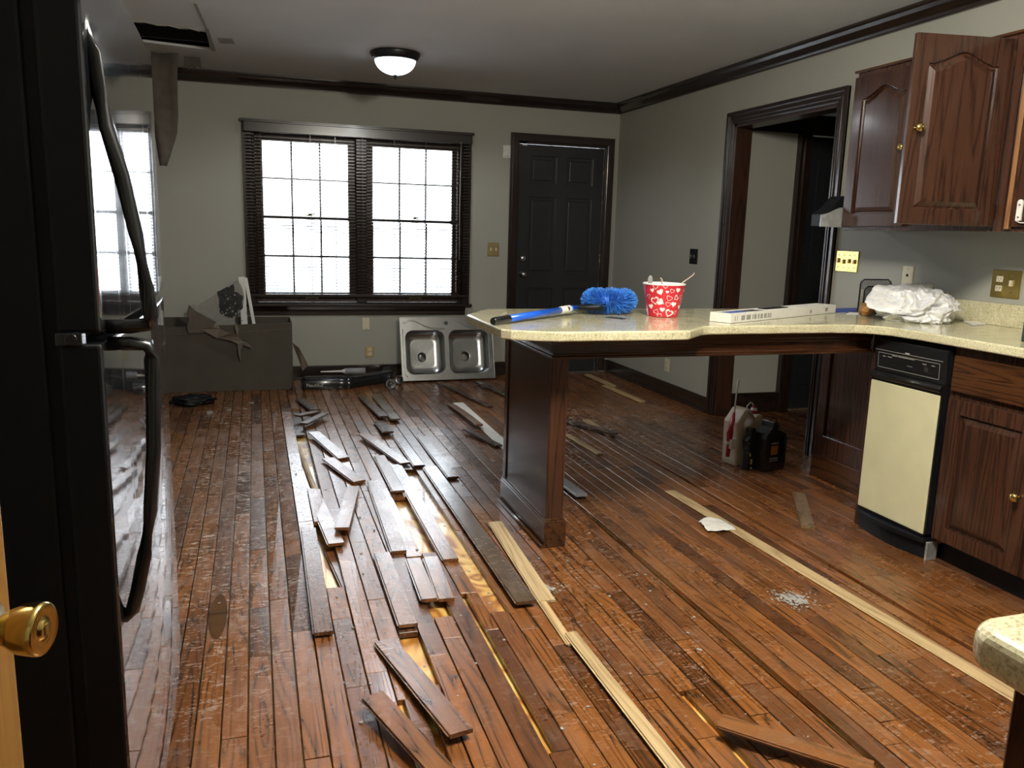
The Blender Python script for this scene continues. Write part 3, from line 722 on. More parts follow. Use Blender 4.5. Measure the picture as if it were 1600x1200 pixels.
for e, z0, z1 in ((.010, .882, .909), (.006, .868, .882), (.010, .822, .832), (.014, .812, .822)):
    b.box(px0-.008-e, 2.664, 3.012-e, 3.014, z0, z1).box(px0-.008-e, px0-.004, 3.012, 3.66, z0, z1)
b.build('apron', M['cab_x'], ps, .0025)

# ------------------------------------------------------------------ near island corner, right foreground
il = thing('kitchen_island', (1.1, .2, 0), 'corner of a beige-topped kitchen cabinet at the lower right edge', 'island')
b = B().prism([(.648, .35), (.648, .545), (.655, .565), (.675, .573), (1.6, .585), (1.6, -.2), (.648, -.2)], CT-.045, CT, 'z'); b.build('slab', M['counter'], il, .016, 5)
b = B().box(.690, 1.58, -.18, .540, 0, CT-.045); b.build('carcass', M['cab'], il, .003)

# ------------------------------------------------------------------ refrigerator
fr = thing('refrigerator', (-.6, 1.9, 0), 'tall glossy black top-freezer refrigerator at the left edge reflecting the window', 'refrigerator')
FY0, FY1 = 1.42, 2.36
b = B().box(-.98, -.318, FY0+.003, FY1-.003, .03, 1.70); b.build('body', M['blackmat'], fr, .006)
b = B().box(-.318, -.300, FY0+.012, FY1-.012, .10, 1.69); b.build('door_gasket', M['blackmat'], fr)
def fdoor(z0, z1, name):
    b = B(); n = 16; pl_ = [(-.300, FY0)]+[(-.236+.012*math.sin(math.pi*i/n), FY0+.0+(FY1-FY0)*i/n) for i in range(n+1)]+[(-.300, FY1)]
    b.prism(pl_, z0, z1, 'z'); b.mats = [M['fridge'], M['blackmat']]; b.bm.normal_update()
    for f in b.bm.faces:
        cc_ = f.calc_center_median()
        if cc_.y < FY0+.001 or cc_.x < -.29 or cc_.z < z0+.001: f.material_index = 1
    return b.build(name, M['fridge'], fr, .007, 3)
fdoor(1.128, 1.712, 'freezer_door'); fdoor(.085, 1.112, 'main_door')
b = B().box(-.318, -.262, FY0+.02, FY1-.02, .0, .075); b.build('kick_grille', M['blackmat'], fr, .003)
b = B()
def hpath(pts): return [(x, FY0+.045, z) for x, z in pts]
b.tube(hpath([(-.243, 1.618), (-.238, 1.600), (-.230, 1.56), (-.226, 1.51), (-.216, 1.45), (-.199, 1.375), (-.182, 1.285), (-.172, 1.20), (-.167, 1.150), (-.172, 1.138), (-.20, 1.134), (-.235, 1.134)]),
       [.010, .011, .012, .012, .012, .012, .012, .012, .012, .012, .012, .012], 12, flat=1.0); b.build('freezer_handle', M['black'], fr)
b = B().tube(hpath([(-.235, 1.106), (-.20, 1.106), (-.174, 1.103), (-.170, 1.08), (-.170, 1.03), (-.174, .925), (-.184, .815), (-.198, .735), (-.212, .67), (-.222, .635), (-.238, .622)]), .012, 12); b.build('main_handle', M['black'], fr)
b = B().box(-.300, -.262, FY0-.012, FY0+.02, 1.110, 1.131).lathe([(.010, -.014), (.010, .002)], (-.278, FY0, 1.121), 'y', 12); b.build('hinge_cap', M['black'], fr, .002)

# ------------------------------------------------------------------ foreground wooden door with brass knob
d3 = struct(empty('door_3', (-.35, .55, 0)), 'golden varnished wooden door edge with brass knob, left foreground')
TD = TM((-.262, .940, 0), R(-17.0)+math.pi/2)       # local x runs along the door towards the free edge (0) ; -y faces the room
b = B().box(-.80, 0, 0, .035, .01, 2.03, T=TD); b.build('door_slab', M['golden'], d3, .003)
b = B().lathe([(.033, 0), (.033, -.004), (.027, -.010), (.014, -.013), (.013, -.022), (.018, -.028), (.0255, -.044), (.0275, -.060), (.0270, -.064), (.0235, -.0665), (.017, -.0635), (.0105, -.0640), (.0095, -.0665), (.001, -.0670)], (-.052, 0, .895), 'y', 40, T=TD)
kn = b.build('door_knob', M['brass'], d3); kn['label'] = 'brass door knob with key slot'
b = B().box(-.0545, -.0495, -.0680, -.0665, .889, .901, T=TD); b.build('key_slot', M['brassdull'], kn)

# ------------------------------------------------------------------ dome ceiling lamp
lp = thing('ceiling_lamp', (.95, 5.82, CH), 'small dome ceiling lamp with dark bronze rim and lit frosted glass', 'ceiling lamp')
b = B().lathe([(.168, CH), (.170, CH-.012), (.160, CH-.030), (.152, CH-.050), (.140, CH-.052), (.138, CH-.03), (.10, CH-.004)], (.95, 5.82, 0), 'z', 48); b.build('rim', M['bronze'], lp, smooth=True)
b = B().lathe([(.139, CH-.046)]+[(.139*math.cos(t*math.pi/2/12), CH-.046-.098*math.sin(t*math.pi/2/12)) for t in range(1, 12)]+[(.002, CH-.144)], (.95, 5.82, 0), 'z', 48); g = b.build('glass_dome', M['lamp'], lp, smooth=True); g.visible_shadow = True
b = B().lathe([(.010, CH-.142), (.014, CH-.148), (.008, CH-.156), (.005, CH-.168), (.001, CH-.172)], (.95, 5.82, 0), 'z', 16); b.build('finial', M['bronze'], lp)

# ------------------------------------------------------------------ wall plates
def plate(name, wall, u, z, w, h, mat, label, cat, extras):
    """u is x on the back wall or y on the right wall; extras: list of (part, material, shapes)"""
    if wall == 'back': o = thing(name, (u, YB-.004, z), label, cat)
    else: o = thing(name, (XR-.004, u, z), label, cat)
    def bx(b, du0, du1, dz0, dz1, d0, d1):
        if wall == 'back': b.box(u+du0, u+du1, YB-d1, YB-d0, z+dz0, z+dz1)
        else: b.box(XR-d1, XR-d0, u-du1, u-du0, z+dz0, z+dz1)
    b = B(); bx(b, -w/2, w/2, -h/2, h/2, .0002, .006); b.build('plate', mat, o, .002)
    for pn, pm, rects in extras:
        for r in rects:
            b = B(); bx(b, *r); b.build(pn, pm, o, .001)
    return o
def duplex(dx=0, dark=True):
    out = [(dx-.017, dx+.017, .008, .034, .006, .009), (dx-.017, dx+.017, -.034, -.008, .006, .009)]
    sl = []
    for c in (.023, -.019): sl += [(dx-.009, dx-.006, c-.004, c+.005, .009, .0095), (dx+.006, dx+.009, c-.004, c+.005, .009, .0095), (dx-.002, dx+.002, c-.010, c-.007, .009, .0095)]
    return out, sl
o1, s1 = duplex()
plate('blank_cover', 'back', .912, .478, .062, .104, M['ivory'], 'cream blank cover plate under the window', 'wall plate', [('screw', M['steel_dark'], [(-.003, .003, .036, .042, .006, .007), (-.003, .003, -.042, -.036, .006, .007)])])
plate('wall_outlet', 'back', .945, .232, .075, .100, M['brassdull'], 'brass-plated outlet above the baseboard under the window', 'outlet', [('socket', M['ivory'], o1), ('slot', M['blackmat'], s1)])
plate('light_switch', 'back', 2.056, 1.145, .108, .120, M['brassdull'], 'brass double switch plate between window and dark door', 'light switch', [('toggle', M['ivory'], [(-.03, -.018, -.014, .014, .006, .016), (.018, .03, -.014, .014, .006, .016)]), ('screw', M['steel_dark'], [(-.026, -.021, .03, .036, .006, .008), (.021, .026, .03, .036, .006, .008), (-.026, -.021, -.036, -.030, .006, .008), (.021, .026, -.036, -.030, .006, .008)])])
plate('door_chime', 'back', 2.160, 2.003, .070, .108, M['white'], 'white chime box on the wall at the left of the dark door', 'chime', [('grille', M['grey'], [(-.022, .022, -.043, -.038, .006, .007)])])
plate('light_switch', 'right', 5.650, 1.158, .115, .115, M['blackmat'], 'dark double switch plate on the right wall above the heart cup', 'light switch', [('toggle', M['steel'], [(-.03, -.020, -.012, .012, .006, .016), (.018, .03, -.012, .012, .006, .016)]), ('screw', M['steel'], [(-.027, -.022, .032, .038, .006, .008), (.021, .026, .032, .038, .006, .008), (-.027, -.022, -.038, -.032, .006, .008), (.021, .026, -.038, -.032, .006, .008)])])
plate('wall_outlet', 'right', 5.962, .256, .075, .110, M['ivory'], 'ivory outlet low on the right wall seen under the counter', 'outlet', [('socket', M['ivory'], o1), ('slot', M['blackmat'], s1)])
plate('light_switch', 'right', 3.925, 1.193, .190, .118, M['brass'], 'shiny brass four-way switch plate right of the doorway', 'light switch', [('toggle', M['brassdull'], [(-.072, -.060, -.010, .016, .006, .016), (-.026, -.014, -.014, .010, .006, .016), (.018, .030, -.010, .014, .006, .016), (.062, .074, -.012, .012, .006, .016)]), ('screw', M['steel_dark'], [(x, x+.006, zz, zz+.006, .006, .008) for x in (-.068, -.022, .022, .066) for zz in (.032, -.038)])])
plate('phone_jack', 'right', 3.452, 1.130, .072, .118, M['ivory'], 'ivory wall plate with a dark jack behind the white bag', 'wall plate', [('jack', M['blackmat'], [(-.007, .007, .004, .018, .006, .008)]), ('screw', M['steel_dark'], [(-.003, .003, .040, .046, .006, .007)])])
oo, ss = duplex(-.032)
plate('outlet_switch_plate', 'right', 2.862, 1.136, .150, .125, M['brass'], 'tilted-looking brass plate with outlet and switch over the right counter', 'outlet', [('socket', M['ivory'], oo), ('slot', M['blackmat'], ss), ('toggle', M['ivory'], [(.026, .038, -.008, .018, .006, .017)]), ('screw', M['brassdull'], [(.029, .035, .034, .040, .006, .008), (.029, .035, -.040, -.034, .006, .008)])])
o = thing('door_sensor', (2.315, YB, 2.09), 'white two-piece door sensor at the top of the dark door', 'sensor')
B().box(2.278, 2.355, YB+.0, YB+.012, 2.083, 2.112).build('sensor_body', M['white'], o, .003); B().box(2.308, 2.350, YB+.002, YB+.012, 2.064, 2.074).build('sensor_magnet', M['white'], o, .002)
# switch in the hall
o = thing('light_switch', (3.82, 5.19, 1.2), 'small dark switch inside the unlit hall doorway', 'light switch')
B().box(4.28, 4.36, 5.243, 5.2615, 1.17, 1.29).build('plate', M['steel_dark'], o, .002); B().box(4.30, 4.34, 5.238, 5.243, 1.21, 1.25).build('toggle', M['grey'], o, .002)

# ------------------------------------------------------------------ sink leaning on the back wall
sk = thing('kitchen_sink', (1.65, 6.86, 0), 'stainless double-bowl sink standing on edge and leaning on the wall under the window', 'sink')
SW, SH = .845, .555
lean = math.asin(.14/.56)
TS = Matrix.Translation((1.185, 6.86, .012)) @ Matrix.Rotation(R(2.0), 4, 'Z') @ Matrix.Rotation(-lean, 4, 'X')
# local: x width, z up along the sheet, -y towards the room (the visible top face), +y bowls reach to the wall
def rrect(x0, z0, x1, z1, r, n=7):
    pts = []
    for cx, cz, a0 in ((x1-r, z0+r, -90), (x1-r, z1-r, 0), (x0+r, z1-r, 90), (x0+r, z0+r, 180)):
        for i in range(n+1):
            a = R(a0+90*i/n); pts.append((cx+r*math.cos(a), cz+r*math.sin(a)))
    return pts
bowls = [(.042, .052, .395, .440), (.430, .052, .800, .440)]
h_ = [rrect(*q, .07) for q in bowls]
b = B().prism(rrect(0, 0, SW, SH, .02), -.0015, .0015, 'y', T=TS, holes=h_+[[(.415+.018*math.cos(t*math.pi/8), .50+.018*math.sin(t*math.pi/8)) for t in range(16)]])
for x0, x1, z0, z1 in ((0, SW, 0, .006), (0, SW, SH-.006, SH), (0, .006, 0, SH), (SW-.006, SW, 0, SH)): b.box(x0, x1, -.006, .004, z0, z1, T=TS)
b.build('deck', M['steel'], sk, .0015)
for i, q in enumerate(bowls):
    b = B(); prev = None; n = 8*4
    for (ins, dep) in ((0, 0), (.004, .012), (.008, .10), (.022, .122), (.07, .128)):
        pts = rrect(q[0]+ins, q[1]+ins, q[2]-ins, q[3]-ins, max(.07-ins*.3, .03))
        ring = [b.bm.verts.new(TS @ Vector((x, dep, z))) for x, z in pts]
        if prev:
            for k2 in range(len(ring)): f = b.bm.faces.new([prev[k2], prev[(k2+1) % len(ring)], ring[(k2+1) % len(ring)], ring[k2]]); f.smooth = True
        prev = ring
    # bottom with drain hole
    cx, cz = ((q[0]+q[2])/2-.005, (q[1]+q[3])/2-.03)
    circ = [b.bm.verts.new(TS @ Vector((cx+.042*math.cos(t*math.pi/12), .130, cz+.042*math.sin(t*math.pi/12)))) for t in range(24)]
    es = [b.bm.edges.get((prev[k2], prev[(k2+1) % len(prev)])) for k2 in range(len(prev))]
    es += [b.bm.edges.new((circ[k2], circ[(k2+1) % 24])) for k2 in range(24)]
    bmesh.ops.triangle_fill(b.bm, edges=es, use_beauty=True)
    bo = b.build('bowl', M['steel'], sk)
    md = bo.modifiers.new('solid', 'SOLIDIFY'); md.thickness = .001
    b = B().lathe([(.047, .128), (.045, .1265), (.040, .134), (.036, .150)], (cx, 0, cz), 'y', 28, T=TS, cap=False)
    ring_ = b.build('drain_ring', M['steel'], bo)
    if i == 0:
        b = B().lathe([(.037, .148), (.037, .146), (.001, .146)], (cx, 0, cz), 'y', 24, T=TS).lathe([(.010, .146), (.010, .136), (.001, .135)], (cx, 0, cz), 'y', 12, T=TS)
        b.build('basket', M['steel_dark'], bo)
    else:
        b = B()
b = B()
for off_ in (0, .010):   # the raised swoops pressed in the deck
    pts = []
    for t in range(19):
        u = t/18; x = .025+off_+.37*u; z = .455+.075*math.exp(-((u-.20)/.30)**2)-.0*u
        pts.append(TS @ Vector((x, -.0018, z-off_)))
    b.tube(pts, .0022, 6)
    pts = []
    for t in range(15):
        u = t/14; x = .50+.30*u; z = .505-.055*math.sin(math.pi*(u-.1)); pts.append(TS @ Vector((x, -.0018, min(z, .54)-off_)))
    if off_ == 0: b.tube(pts, .0022, 6)
    b.tube([TS @ Vector(p) for p in ((.815-off_*.8, -.0018, .40), (.815-off_*.8, -.0018, .10), (.80-off_*.8, -.0018, .045+off_), (.76, -.0018, .030+off_))], .0018, 6)
    b.tube([TS @ Vector(p) for p in ((.022+off_*.6, -.0018, .455), (.020+off_*.6, -.0018, .30), (.022+off_*.6, -.0018, .06), (.05, -.0018, .03+off_*.6))], .0016, 6)
b.build('pressed_ridge', M['steel'], sk)
def strainer(x, y, ang, label):
    o = thing('sink_strainer', (x, y, 0), label, 'strainer')
    T = Matrix.Translation((x, y, .040)) @ Matrix.Rotation(R(ang), 4, 'Z') @ Matrix.Rotation(R(-12), 4, 'X')
    B().lathe([(.036, .012), (.040, .004), (.040, 0), (.034, -.002), (.030, .006), (.001, .008)], (0, 0, 0), 'y', 28, T=T).build('rim', M['steel_dark'], o)
    b = B().lathe([(.009, .008), (.007, -.012), (.011, -.016), (.001, -.018)], (0, 0, 0), 'y', 14, T=T).box(-.002, .002, .0, .008, -.030, .030, T=T); b.build('stem', M['steel'], o)
strainer(1.045, 6.60, 6, 'round metal sink strainer lying beside the black plastic panel')
strainer(1.145, 6.78, -35, 'round metal sink strainer tucked at the left foot of the leaning sink')

# ------------------------------------------------------------------ big cardboard box with rubble
cb = thing('cardboard_box', (-.35, 6.9, 0), 'large brown cardboard box with taped rim under the left of the window', 'box')
b = B()
fy = 6.70
b.prism([(-.99, .0), (.235, .0), (.258, .02), (.270, .545), (-.99, .50)], fy, fy+.006, 'y')
b.box(.262, .270, fy+.006, 7.08, .0, .545).box(-.99, .262, 7.08, 7.086, 0, .55).box(-.99, .262, fy+.006, 7.08, .005, .012)
b.build('box_wall', M['cardboard'], cb, .002)
b = B().prism([(-.99, .445), (-.10, .468), (.268, .494), (.268, .500), (-.10, .474), (-.99, .451)], fy-.004, fy-.0005, 'y')
for x in (-.48, -.45, -.40, -.05, .0, .06, .075, .20): b.box(x, x+.004, fy-.005, fy-.0005, .455+x*.07, .487+x*.05)
b.build('tape', M['tape'], cb)
b = B(); 
b.faces([(.27, fy+.02, .38), (.32, fy-.02, .345), (.388, fy-.03, .20), (.345, fy-.02, .155), (.30, fy+.02, .29)], [(0, 1, 2, 3, 4)]); f = b.build('torn_flap', M['cardin'], cb)
md = f.modifiers.new('s', 'SOLIDIFY'); md.thickness = .004
def sheet(name, pts, mat, label, cat, th=.012, parent=None, bend=0):
    """flat broken sheet from outline in (x, z) at given y list"""
    pass
def slab_piece(pts2, y0, y1, dy=0, mat=None, b=None):
    b = b or B(); b.prism(pts2, y0, y1, 'y', mat=mat); return b
# drywall pieces
dw = thing('drywall_piece', (-.25, 6.76, .5), 'pale broken drywall sheet with black mould patch sticking up out of the cardboard box', 'drywall')
T = Matrix.Translation((-.28, 6.90, .46)) @ Matrix.Rotation(R(14), 4, 'X')
loc = lambda l: [(x+.28, z-.46) for x, z in l]
main = loc([(-.475, .685), (-.445, .668), (-.36, .72), (-.28, .775), (-.192, .845), (-.126, .875), (-.10, .82), (-.088, .75), (-.10, .66), (-.14, .60), (-.165, .56), (-.165, .50), (-.30, .50), (-.46, .53)])
B().prism(main, -.006, .006, 'y', T=T).build('gypsum_face', M['drywall'], dw, .002)
rr = random.Random(11); cpt = (-.200, .705); mould = []
for i in range(40):
    a = 2*math.pi*i/40; r_ = (.100+.045*noise.noise(Vector((math.cos(a)*2.2, math.sin(a)*2.2, 3)))+rr.uniform(-.009, .009))
    x, z = cpt[0]+r_*math.cos(a)*.92, cpt[1]+r_*math.sin(a)*1.35; mould.append((min(x, -.098), min(z, .835+(x+.2)*.5)))
B().prism(loc(mould), -.0075, -.0062, 'y', T=T).build('mould_patch', M['dirt'], dw)
b = B()
for i in range(26):
    x, z = cpt[0]+rr.gauss(-.02, .05), cpt[1]+rr.gauss(-.05, .06); s_ = rr.uniform(.003, .010)
    if -.46 < x < -.11 and z > .52: b.prism(loc([(x+s_*math.cos(t*1.25)*rr.uniform(.5, 1.2), z+s_*math.sin(t*1.25)) for t in range(5)]), -.0086, -.0078, 'y', T=T)
b.build('plaster_fleck', M['drywall'], dw)
dw2 = thing('drywall_piece', (-.42, 6.68, .5), 'brown-backed triangular drywall shard leaning on the box rim beside the mouldy sheet', 'drywall')
b = B().prism([(-.490, .690), (-.445, .640), (-.40, .615), (-.297, .553), (-.335, .505), (-.40, .470), (-.505, .470), (-.512, .52), (-.492, .575), (-.508, .625)], 6.672, 6.684, 'y'); b.build('paper_back', M['drywallback'], dw2, .002)
dw3 = thing('torn_paper_strip', (-.15, 6.66, .4), 'torn curling plaster paper strip hanging over the front rim of the box', 'paper strip')
b = B()
pts = [(-.42, .505), (-.33, .52), (-.285, .535), (-.27, .500), (-.20, .470), (-.15, .462), (-.165, .53), (-.155, .56), (-.135, .50), (-.140, .44), (-.11, .40), (-.07, .39), (-.03, .35), (-.075, .362), (-.105, .375), (-.128, .34), (-.128, .25), (-.142, .30), (-.147, .385), (-.20, .41), (-.30, .43)]
n = len(pts); tri = geometry.tessellate_polygon([[Vector((x, z, 0)) for x, z in pts]])
b.faces([(x, 6.655+.010*math.sin(x*40)+.006*math.cos(z*60), z) for x, z in pts], [tuple(t) for t in tri]); f = b.build('strip', M['cardin'], dw3); md = f.modifiers.new('s', 'SOLIDIFY'); md.thickness = .004
def leaning_strip(name, x0, z0, x1, z1, w, y, label, mat):
    T = Matrix.Translation((x0, y, z0)) @ Matrix.Rotation(math.atan2(x1-x0, z1-z0), 4, 'Y'); L = math.hypot(x1-x0, z1-z0)
    o = B().box(-w/2, w/2, -.006, .006, 0, L, T=T).build(name, mat, None, .002, loc=(x0, y, z0)); tag(o, label, 'strip'); return o
leaning_strip('white_slat', -.083, .03, -.105, .885, .050, 6.98, 'wide white painted slat leaning behind the drywall in the box', M['white'])
leaning_strip('white_slat', .045, .03, -.075, .875, .026, 7.02, 'narrow white painted slat leaning closest to the window corner', M['paper'])

# black crumpled appliance panel
bp = thing('dishwasher_skirt', (.7, 6.75, 0), 'glossy black crumpled plastic appliance panel lying along the back wall', 'appliance panel')
b = B(); nx = 26
prof = lambda u: [(-.00, .004), (-.004, .05+.03*math.sin(u*9)*(1-u)), (.012, .088), (.07, .094+.012*math.sin(u*7)), (.20, .080), (.235, .11 if u > .9 else .06), (.24, .012)]
grid = []
for i in range(nx+1):
    u = i/nx; x = .335+.765*u; yb = 6.665+(-.02*math.sin(u*6.2)) + (.17*sm((u-.45)/.55)) - .035*math.exp(-((u-.5)/.04)**2)
    grid.append([b.bm.verts.new((x+(.02 if j > 2 else 0), min(yb+p[0], 7.10), p[1]+.006*noise.noise(Vector((u*9, j, 0))))) for j, p in enumerate(prof(u))])
for a, c in zip(grid, grid[1:]):
    for j in range(6): f = b.bm.faces.new([a[j], c[j], c[j+1], a[j+1]]); f.smooth = True
b.bm.faces.new(grid[0]); b.bm.faces.new(grid[-1])
f = b.build('shell', M['black'], bp)
text_mesh('lettering', 'Nautilus', .040, Matrix.Translation((.435, 6.638, .027)) @ Matrix.Rotation(R(-6.4), 4, 'Z') @ Matrix.Rotation(R(88), 4, 'X'), M['trace'], bp, .0006)
ct = thing('caulk_tube', (.77, 6.74, .12), 'grey-white caulk cartridge with long nozzle lying on the black panel', 'cartridge')
b = B().lathe([(.026, 0), (.026, .165)], (.690, 6.76, .129), 'x', 24, T=None); b.build('cartridge', M['grey'], ct, smooth=False)
b = B().lathe([(.004, -.20), (.007, -.14), (.009, -.03), (.020, -.004), (.024, 0)], (.690, 6.76, .129), 'x', 14); b.build('nozzle', M['white'], ct)

# torn drywall hanging at the ceiling's corner
hs = thing('hanging_drywall_paper', (-.56, 6.5, 2.1), 'long brown strip of drywall paper hanging from the ceiling hole beside the refrigerator', 'drywall')
b = B(); L = [(-.648, -.470, 2.47), (-.650, -.480, 2.35), (-.652, -.487, 2.2), (-.655, -.490, 2.05), (-.650, -.505, 1.93), (-.640, -.530, 1.85), (-.632, -.565, 1.76), (-.625, -.590, 1.70)]
rows = [[b.bm.verts.new((x0+(x1-x0)*t/4, 6.50+.03*math.sin(t*1.4+z*5)-.02*(2.47-z), z)) for t in range(5)] for x0, x1, z in L]
for a, c in zip(rows, rows[1:]):
    for j in range(4): f = b.bm.faces.new([a[j], a[j+1], c[j+1], c[j]]); f.smooth = True
f = b.build('strip', M['drywallback'], hs); md = f.modifiers.new('s', 'SOLIDIFY'); md.thickness = .006
tg = thing('torn_drywall_flap', (-.42, 6.9, 2.46), 'jagged brown drywall flap drooping from the ceiling above the left end of the crown moulding', 'drywall')
b = B(); T = Matrix.Translation((0, 6.55, CH-.01)) @ Matrix.Rotation(R(-38), 4, 'X')
b.prism([(-.44, 0), (-.33, 0), (-.325, -.10), (-.345, -.075), (-.37, -.115), (-.385, -.085), (-.41, -.125), (-.425, -.09), (-.44, -.12)], -.004, .004, 'y', T=T)
b.build('flap', M['drywallback'], tg)

# ------------------------------------------------------------------ things on the peninsula
CZ = CT+.0008
dd = thing('fan_duster', (1.3, 3.35, CT), 'bright blue fan duster with telescopic blue pole lying across the peninsula counter', 'duster')
A_, B_ = Vector((.868, 3.00, CZ+.016)), Vector((1.372, 3.395, CZ+.031))
dirv = (B_-A_).normalized(); at = lambda t: A_+dirv*t; Lp = (B_-A_).length
b = B().tube([at(0), at(.006), at(.105), at(.11)], [.013, .0155, .0155, .0145], 16); b.build('rubber_grip', M['black'], dd)
b = B().tube([at(.105), at(Lp-.14)], .0145, 18).tube([at(Lp-.06), at(Lp-.035), at(Lp-.034), at(Lp)], [.0135, .0135, .0105, .0105], 16); b.build('pole', M['blue'], dd)
b = B().tube([at(Lp-.145), at(Lp-.14), at(Lp-.065), at(Lp-.06)], [.0150, .0165, .0165, .0150], 18); b.build('lock_collar', M['white'], dd)
b = B().lathe([(.008, 0), (.008, .004), (.001, .005)], tuple(at(Lp-.085)+Vector((0, -.020, .004))), 'y', 12); b.build('lock_button', M['black'], dd)
hub = Vector((1.545, 3.43, CZ+.060))
b = B().tube([at(Lp-.005), at(Lp+.02), hub+Vector((-.085, -.055, -.026)), hub+Vector((-.045, -.060, -.020))], [.010, .013, .019, .020], 12, flat=.9); b.build('bracket', M['blackmat'], dd)
b = B(); rr = random.Random(9)
# soft ring of split bristles: tufts radiate from an oval core
NB = 4200
for i in range(NB):
    a = rr.random()*2*math.pi; e = rr.uniform(-1.35, 1.35)
    core = hub+Vector((math.cos(a)*.070, math.sin(a)*.035, 0)); l_ = rr.uniform(.058, .070)*(1-.12*abs(math.sin(e)))
    d = Vector((math.cos(a)*math.cos(e), math.sin(a)*math.cos(e), math.sin(e)*.98)); d.normalize()
    tip = core+d*l_
    tip.z = max(tip.z, CZ+.001+rr.random()*.004); tip.z = min(tip.z, CZ+.118+rr.random()*.004)
    sd = d.cross(Vector((rr.uniform(-1, 1), rr.uniform(-1, 1), rr.uniform(-1, 1)))).normalized()*.0009
    mid = (core+tip)/2
    v = [b.bm.verts.new(q) for q in (core-sd, core+sd, mid+sd*1.3, mid-sd*1.3, tip+sd*1.5, tip-sd*1.5)]
    b.bm.faces.new((v[0], v[1], v[2], v[3])); b.bm.faces.new((v[3], v[2], v[4], v[5]))
br_ = b.build('bristles', M['bristle'], dd); br_['kind'] = 'stuff'
b = B().lathe([(.001, -.040), (.060, -.036), (.086, -.02), (.09, 0), (.086, .02), (.060, .036), (.001, .040)], (0, 0, 0), 'z', 28, T=Matrix.Translation(hub) @ Matrix.Diagonal((1.1, .68, .95, 1))); b.build('bristle_core', M['bristle'], dd, smooth=True)
# heart cup
cx, cy, r0, r1, hh = 1.762, 3.32, .068, .0935, .142
cu = thing('heart_cup', (cx, cy, CT), 'red paper ice-cream tub printed with white hearts standing on the peninsula counter', 'cup')
b = B().lathe([(.001, .004), (r0-.001, .002), (r0, 0), (r0, .003), (r1, hh)], (cx, cy, CZ), 'z', 64, M['cupred'], cap=False)
b.lathe([(r1, hh), (r1+.003, hh+.001), (r1+.004, hh+.004), (r1, hh+.007), (r1-.003, hh+.003), (r0-.002, .006)], (cx, cy, CZ), 'z', 64, M['cupwhite'], cap=False)
def heart(a0, z0, s, rot, fill, ring=0):
    """heart on the cone: a0 = angle, z0 = height"""
    def curve(t, k_):
        x = 16*math.sin(t)**3; y = 13*math.cos(t)-5*math.cos(2*t)-2*math.cos(3*t)-math.cos(4*t)
        return x/17*k_, (y+2)/17*k_
    def put(x, y, d):
        xr = x*math.cos(rot)-y*math.sin(rot); yr = x*math.sin(rot)+y*math.cos(rot)
        z = min(max(z0+yr, .002), hh-.001); r_ = r0+(r1-r0)*z/hh+d; a = a0+xr/r_
        return (cx+r_*math.cos(a), cy+r_*math.sin(a), CZ+z)
    n = 26
    if ring:
        o = [put(*curve(2*math.pi*i/n, s), .0006) for i in range(n)]; q = [put(*[v_-dv for v_, dv in zip(curve(2*math.pi*i/n, s*(1-ring)), (0, .0))], .0006) for i in range(n)]
        b.faces(o+q, [(i, (i+1) % n, n+(i+1) % n, n+i) for i in range(n)], fill)
    else:
        o = [put(*curve(2*math.pi*i/n, s*1.0), .0006) for i in range(n)]+[put(0, 0, .0006)]
        b.faces(o, [(i, (i+1) % n, n) for i in range(n)], fill)
va = math.atan2(-cy, -cx)   # direction of the viewer's side
HS = [(-.52, .118, .011, .25, 0), (-.36, .135, .014, .0, .22), (-.15, .112, .0155, .42, 0), (.15, .114, .008, -.2, 0), (.36, .118, .012, -.3, .25), (.66, .122, .013, -.1, 0), (-.40, .072, .0215, .25, .30), (-.10, .068, .0165, 1.05, 0), (.27, .085, .0155, -.35, .2), (.62, .088, .014, -.9, .35),
      (-.66, .045, .014, .1, 0), (-.34, .026, .014, 2.8, .2), (-.02, .034, .0125, -.05, 0), (.25, .058, .0135, -.15, .2), (.55, .058, .0145, -.15, 0), (.35, .018, .021, -.35, .35), (-.15, .006, .012, .3, .2), (.06, .138, .012, .1, .25), (.75, .02, .011, .4, .2), (-.75, .09, .012, .2, .2)]
for a, z, s_, ro, rg in HS:
    for off_ in (0, 2*math.pi/3.2, 4*math.pi/3.2): heart(va+a*1.15+off_, z, s_, ro, M['cupwhite'], rg)
b.build('tub', None, cu)
def spoon(pts, w, mat, label, bowl=None):
    o = thing('plastic_spoon', pts[0], label, 'spoon')
    b = B().tube(pts, w, 8, flat=.4)
    b.build('spoon_handle', mat, o)
    if bowl:
        c, sc, rt_ = bowl; T = Matrix.Translation(c) @ Matrix.Rotation(rt_, 4, 'Y') @ Matrix.Diagonal(sc+(1,))
        b = B().lathe([(math.sin(math.pi*t/8), -math.cos(math.pi*t/8)) if 0 < t < 8 else (.01, -math.cos(math.pi*t/8)) for t in range(9)], (0, 0, 0), 'z', 16, T=T); b.build('spoon_bowl', mat, o)
spoon([(cx-.02, cy+.02, CZ+.02), (cx-.055, cy+.0, CZ+.10), (cx-.068, cy, CZ+.140)], .003, M['bulbwhite'], 'smoky plastic spoon standing bowl up at the left of the heart cup', ((cx-.072, cy-.002, CZ+.162), (.013, .004, .020), 0))
spoon([(cx+.01, cy-.03, CZ+.02), (cx-.025, cy-.04, CZ+.12), (cx-.038, cy-.045, CZ+.168), (cx-.045, cy-.046, CZ+.174)], [.004, .005, .0055, .004], M['spoonpink'], 'pink plastic spoon handle poking up in the middle of the heart cup')
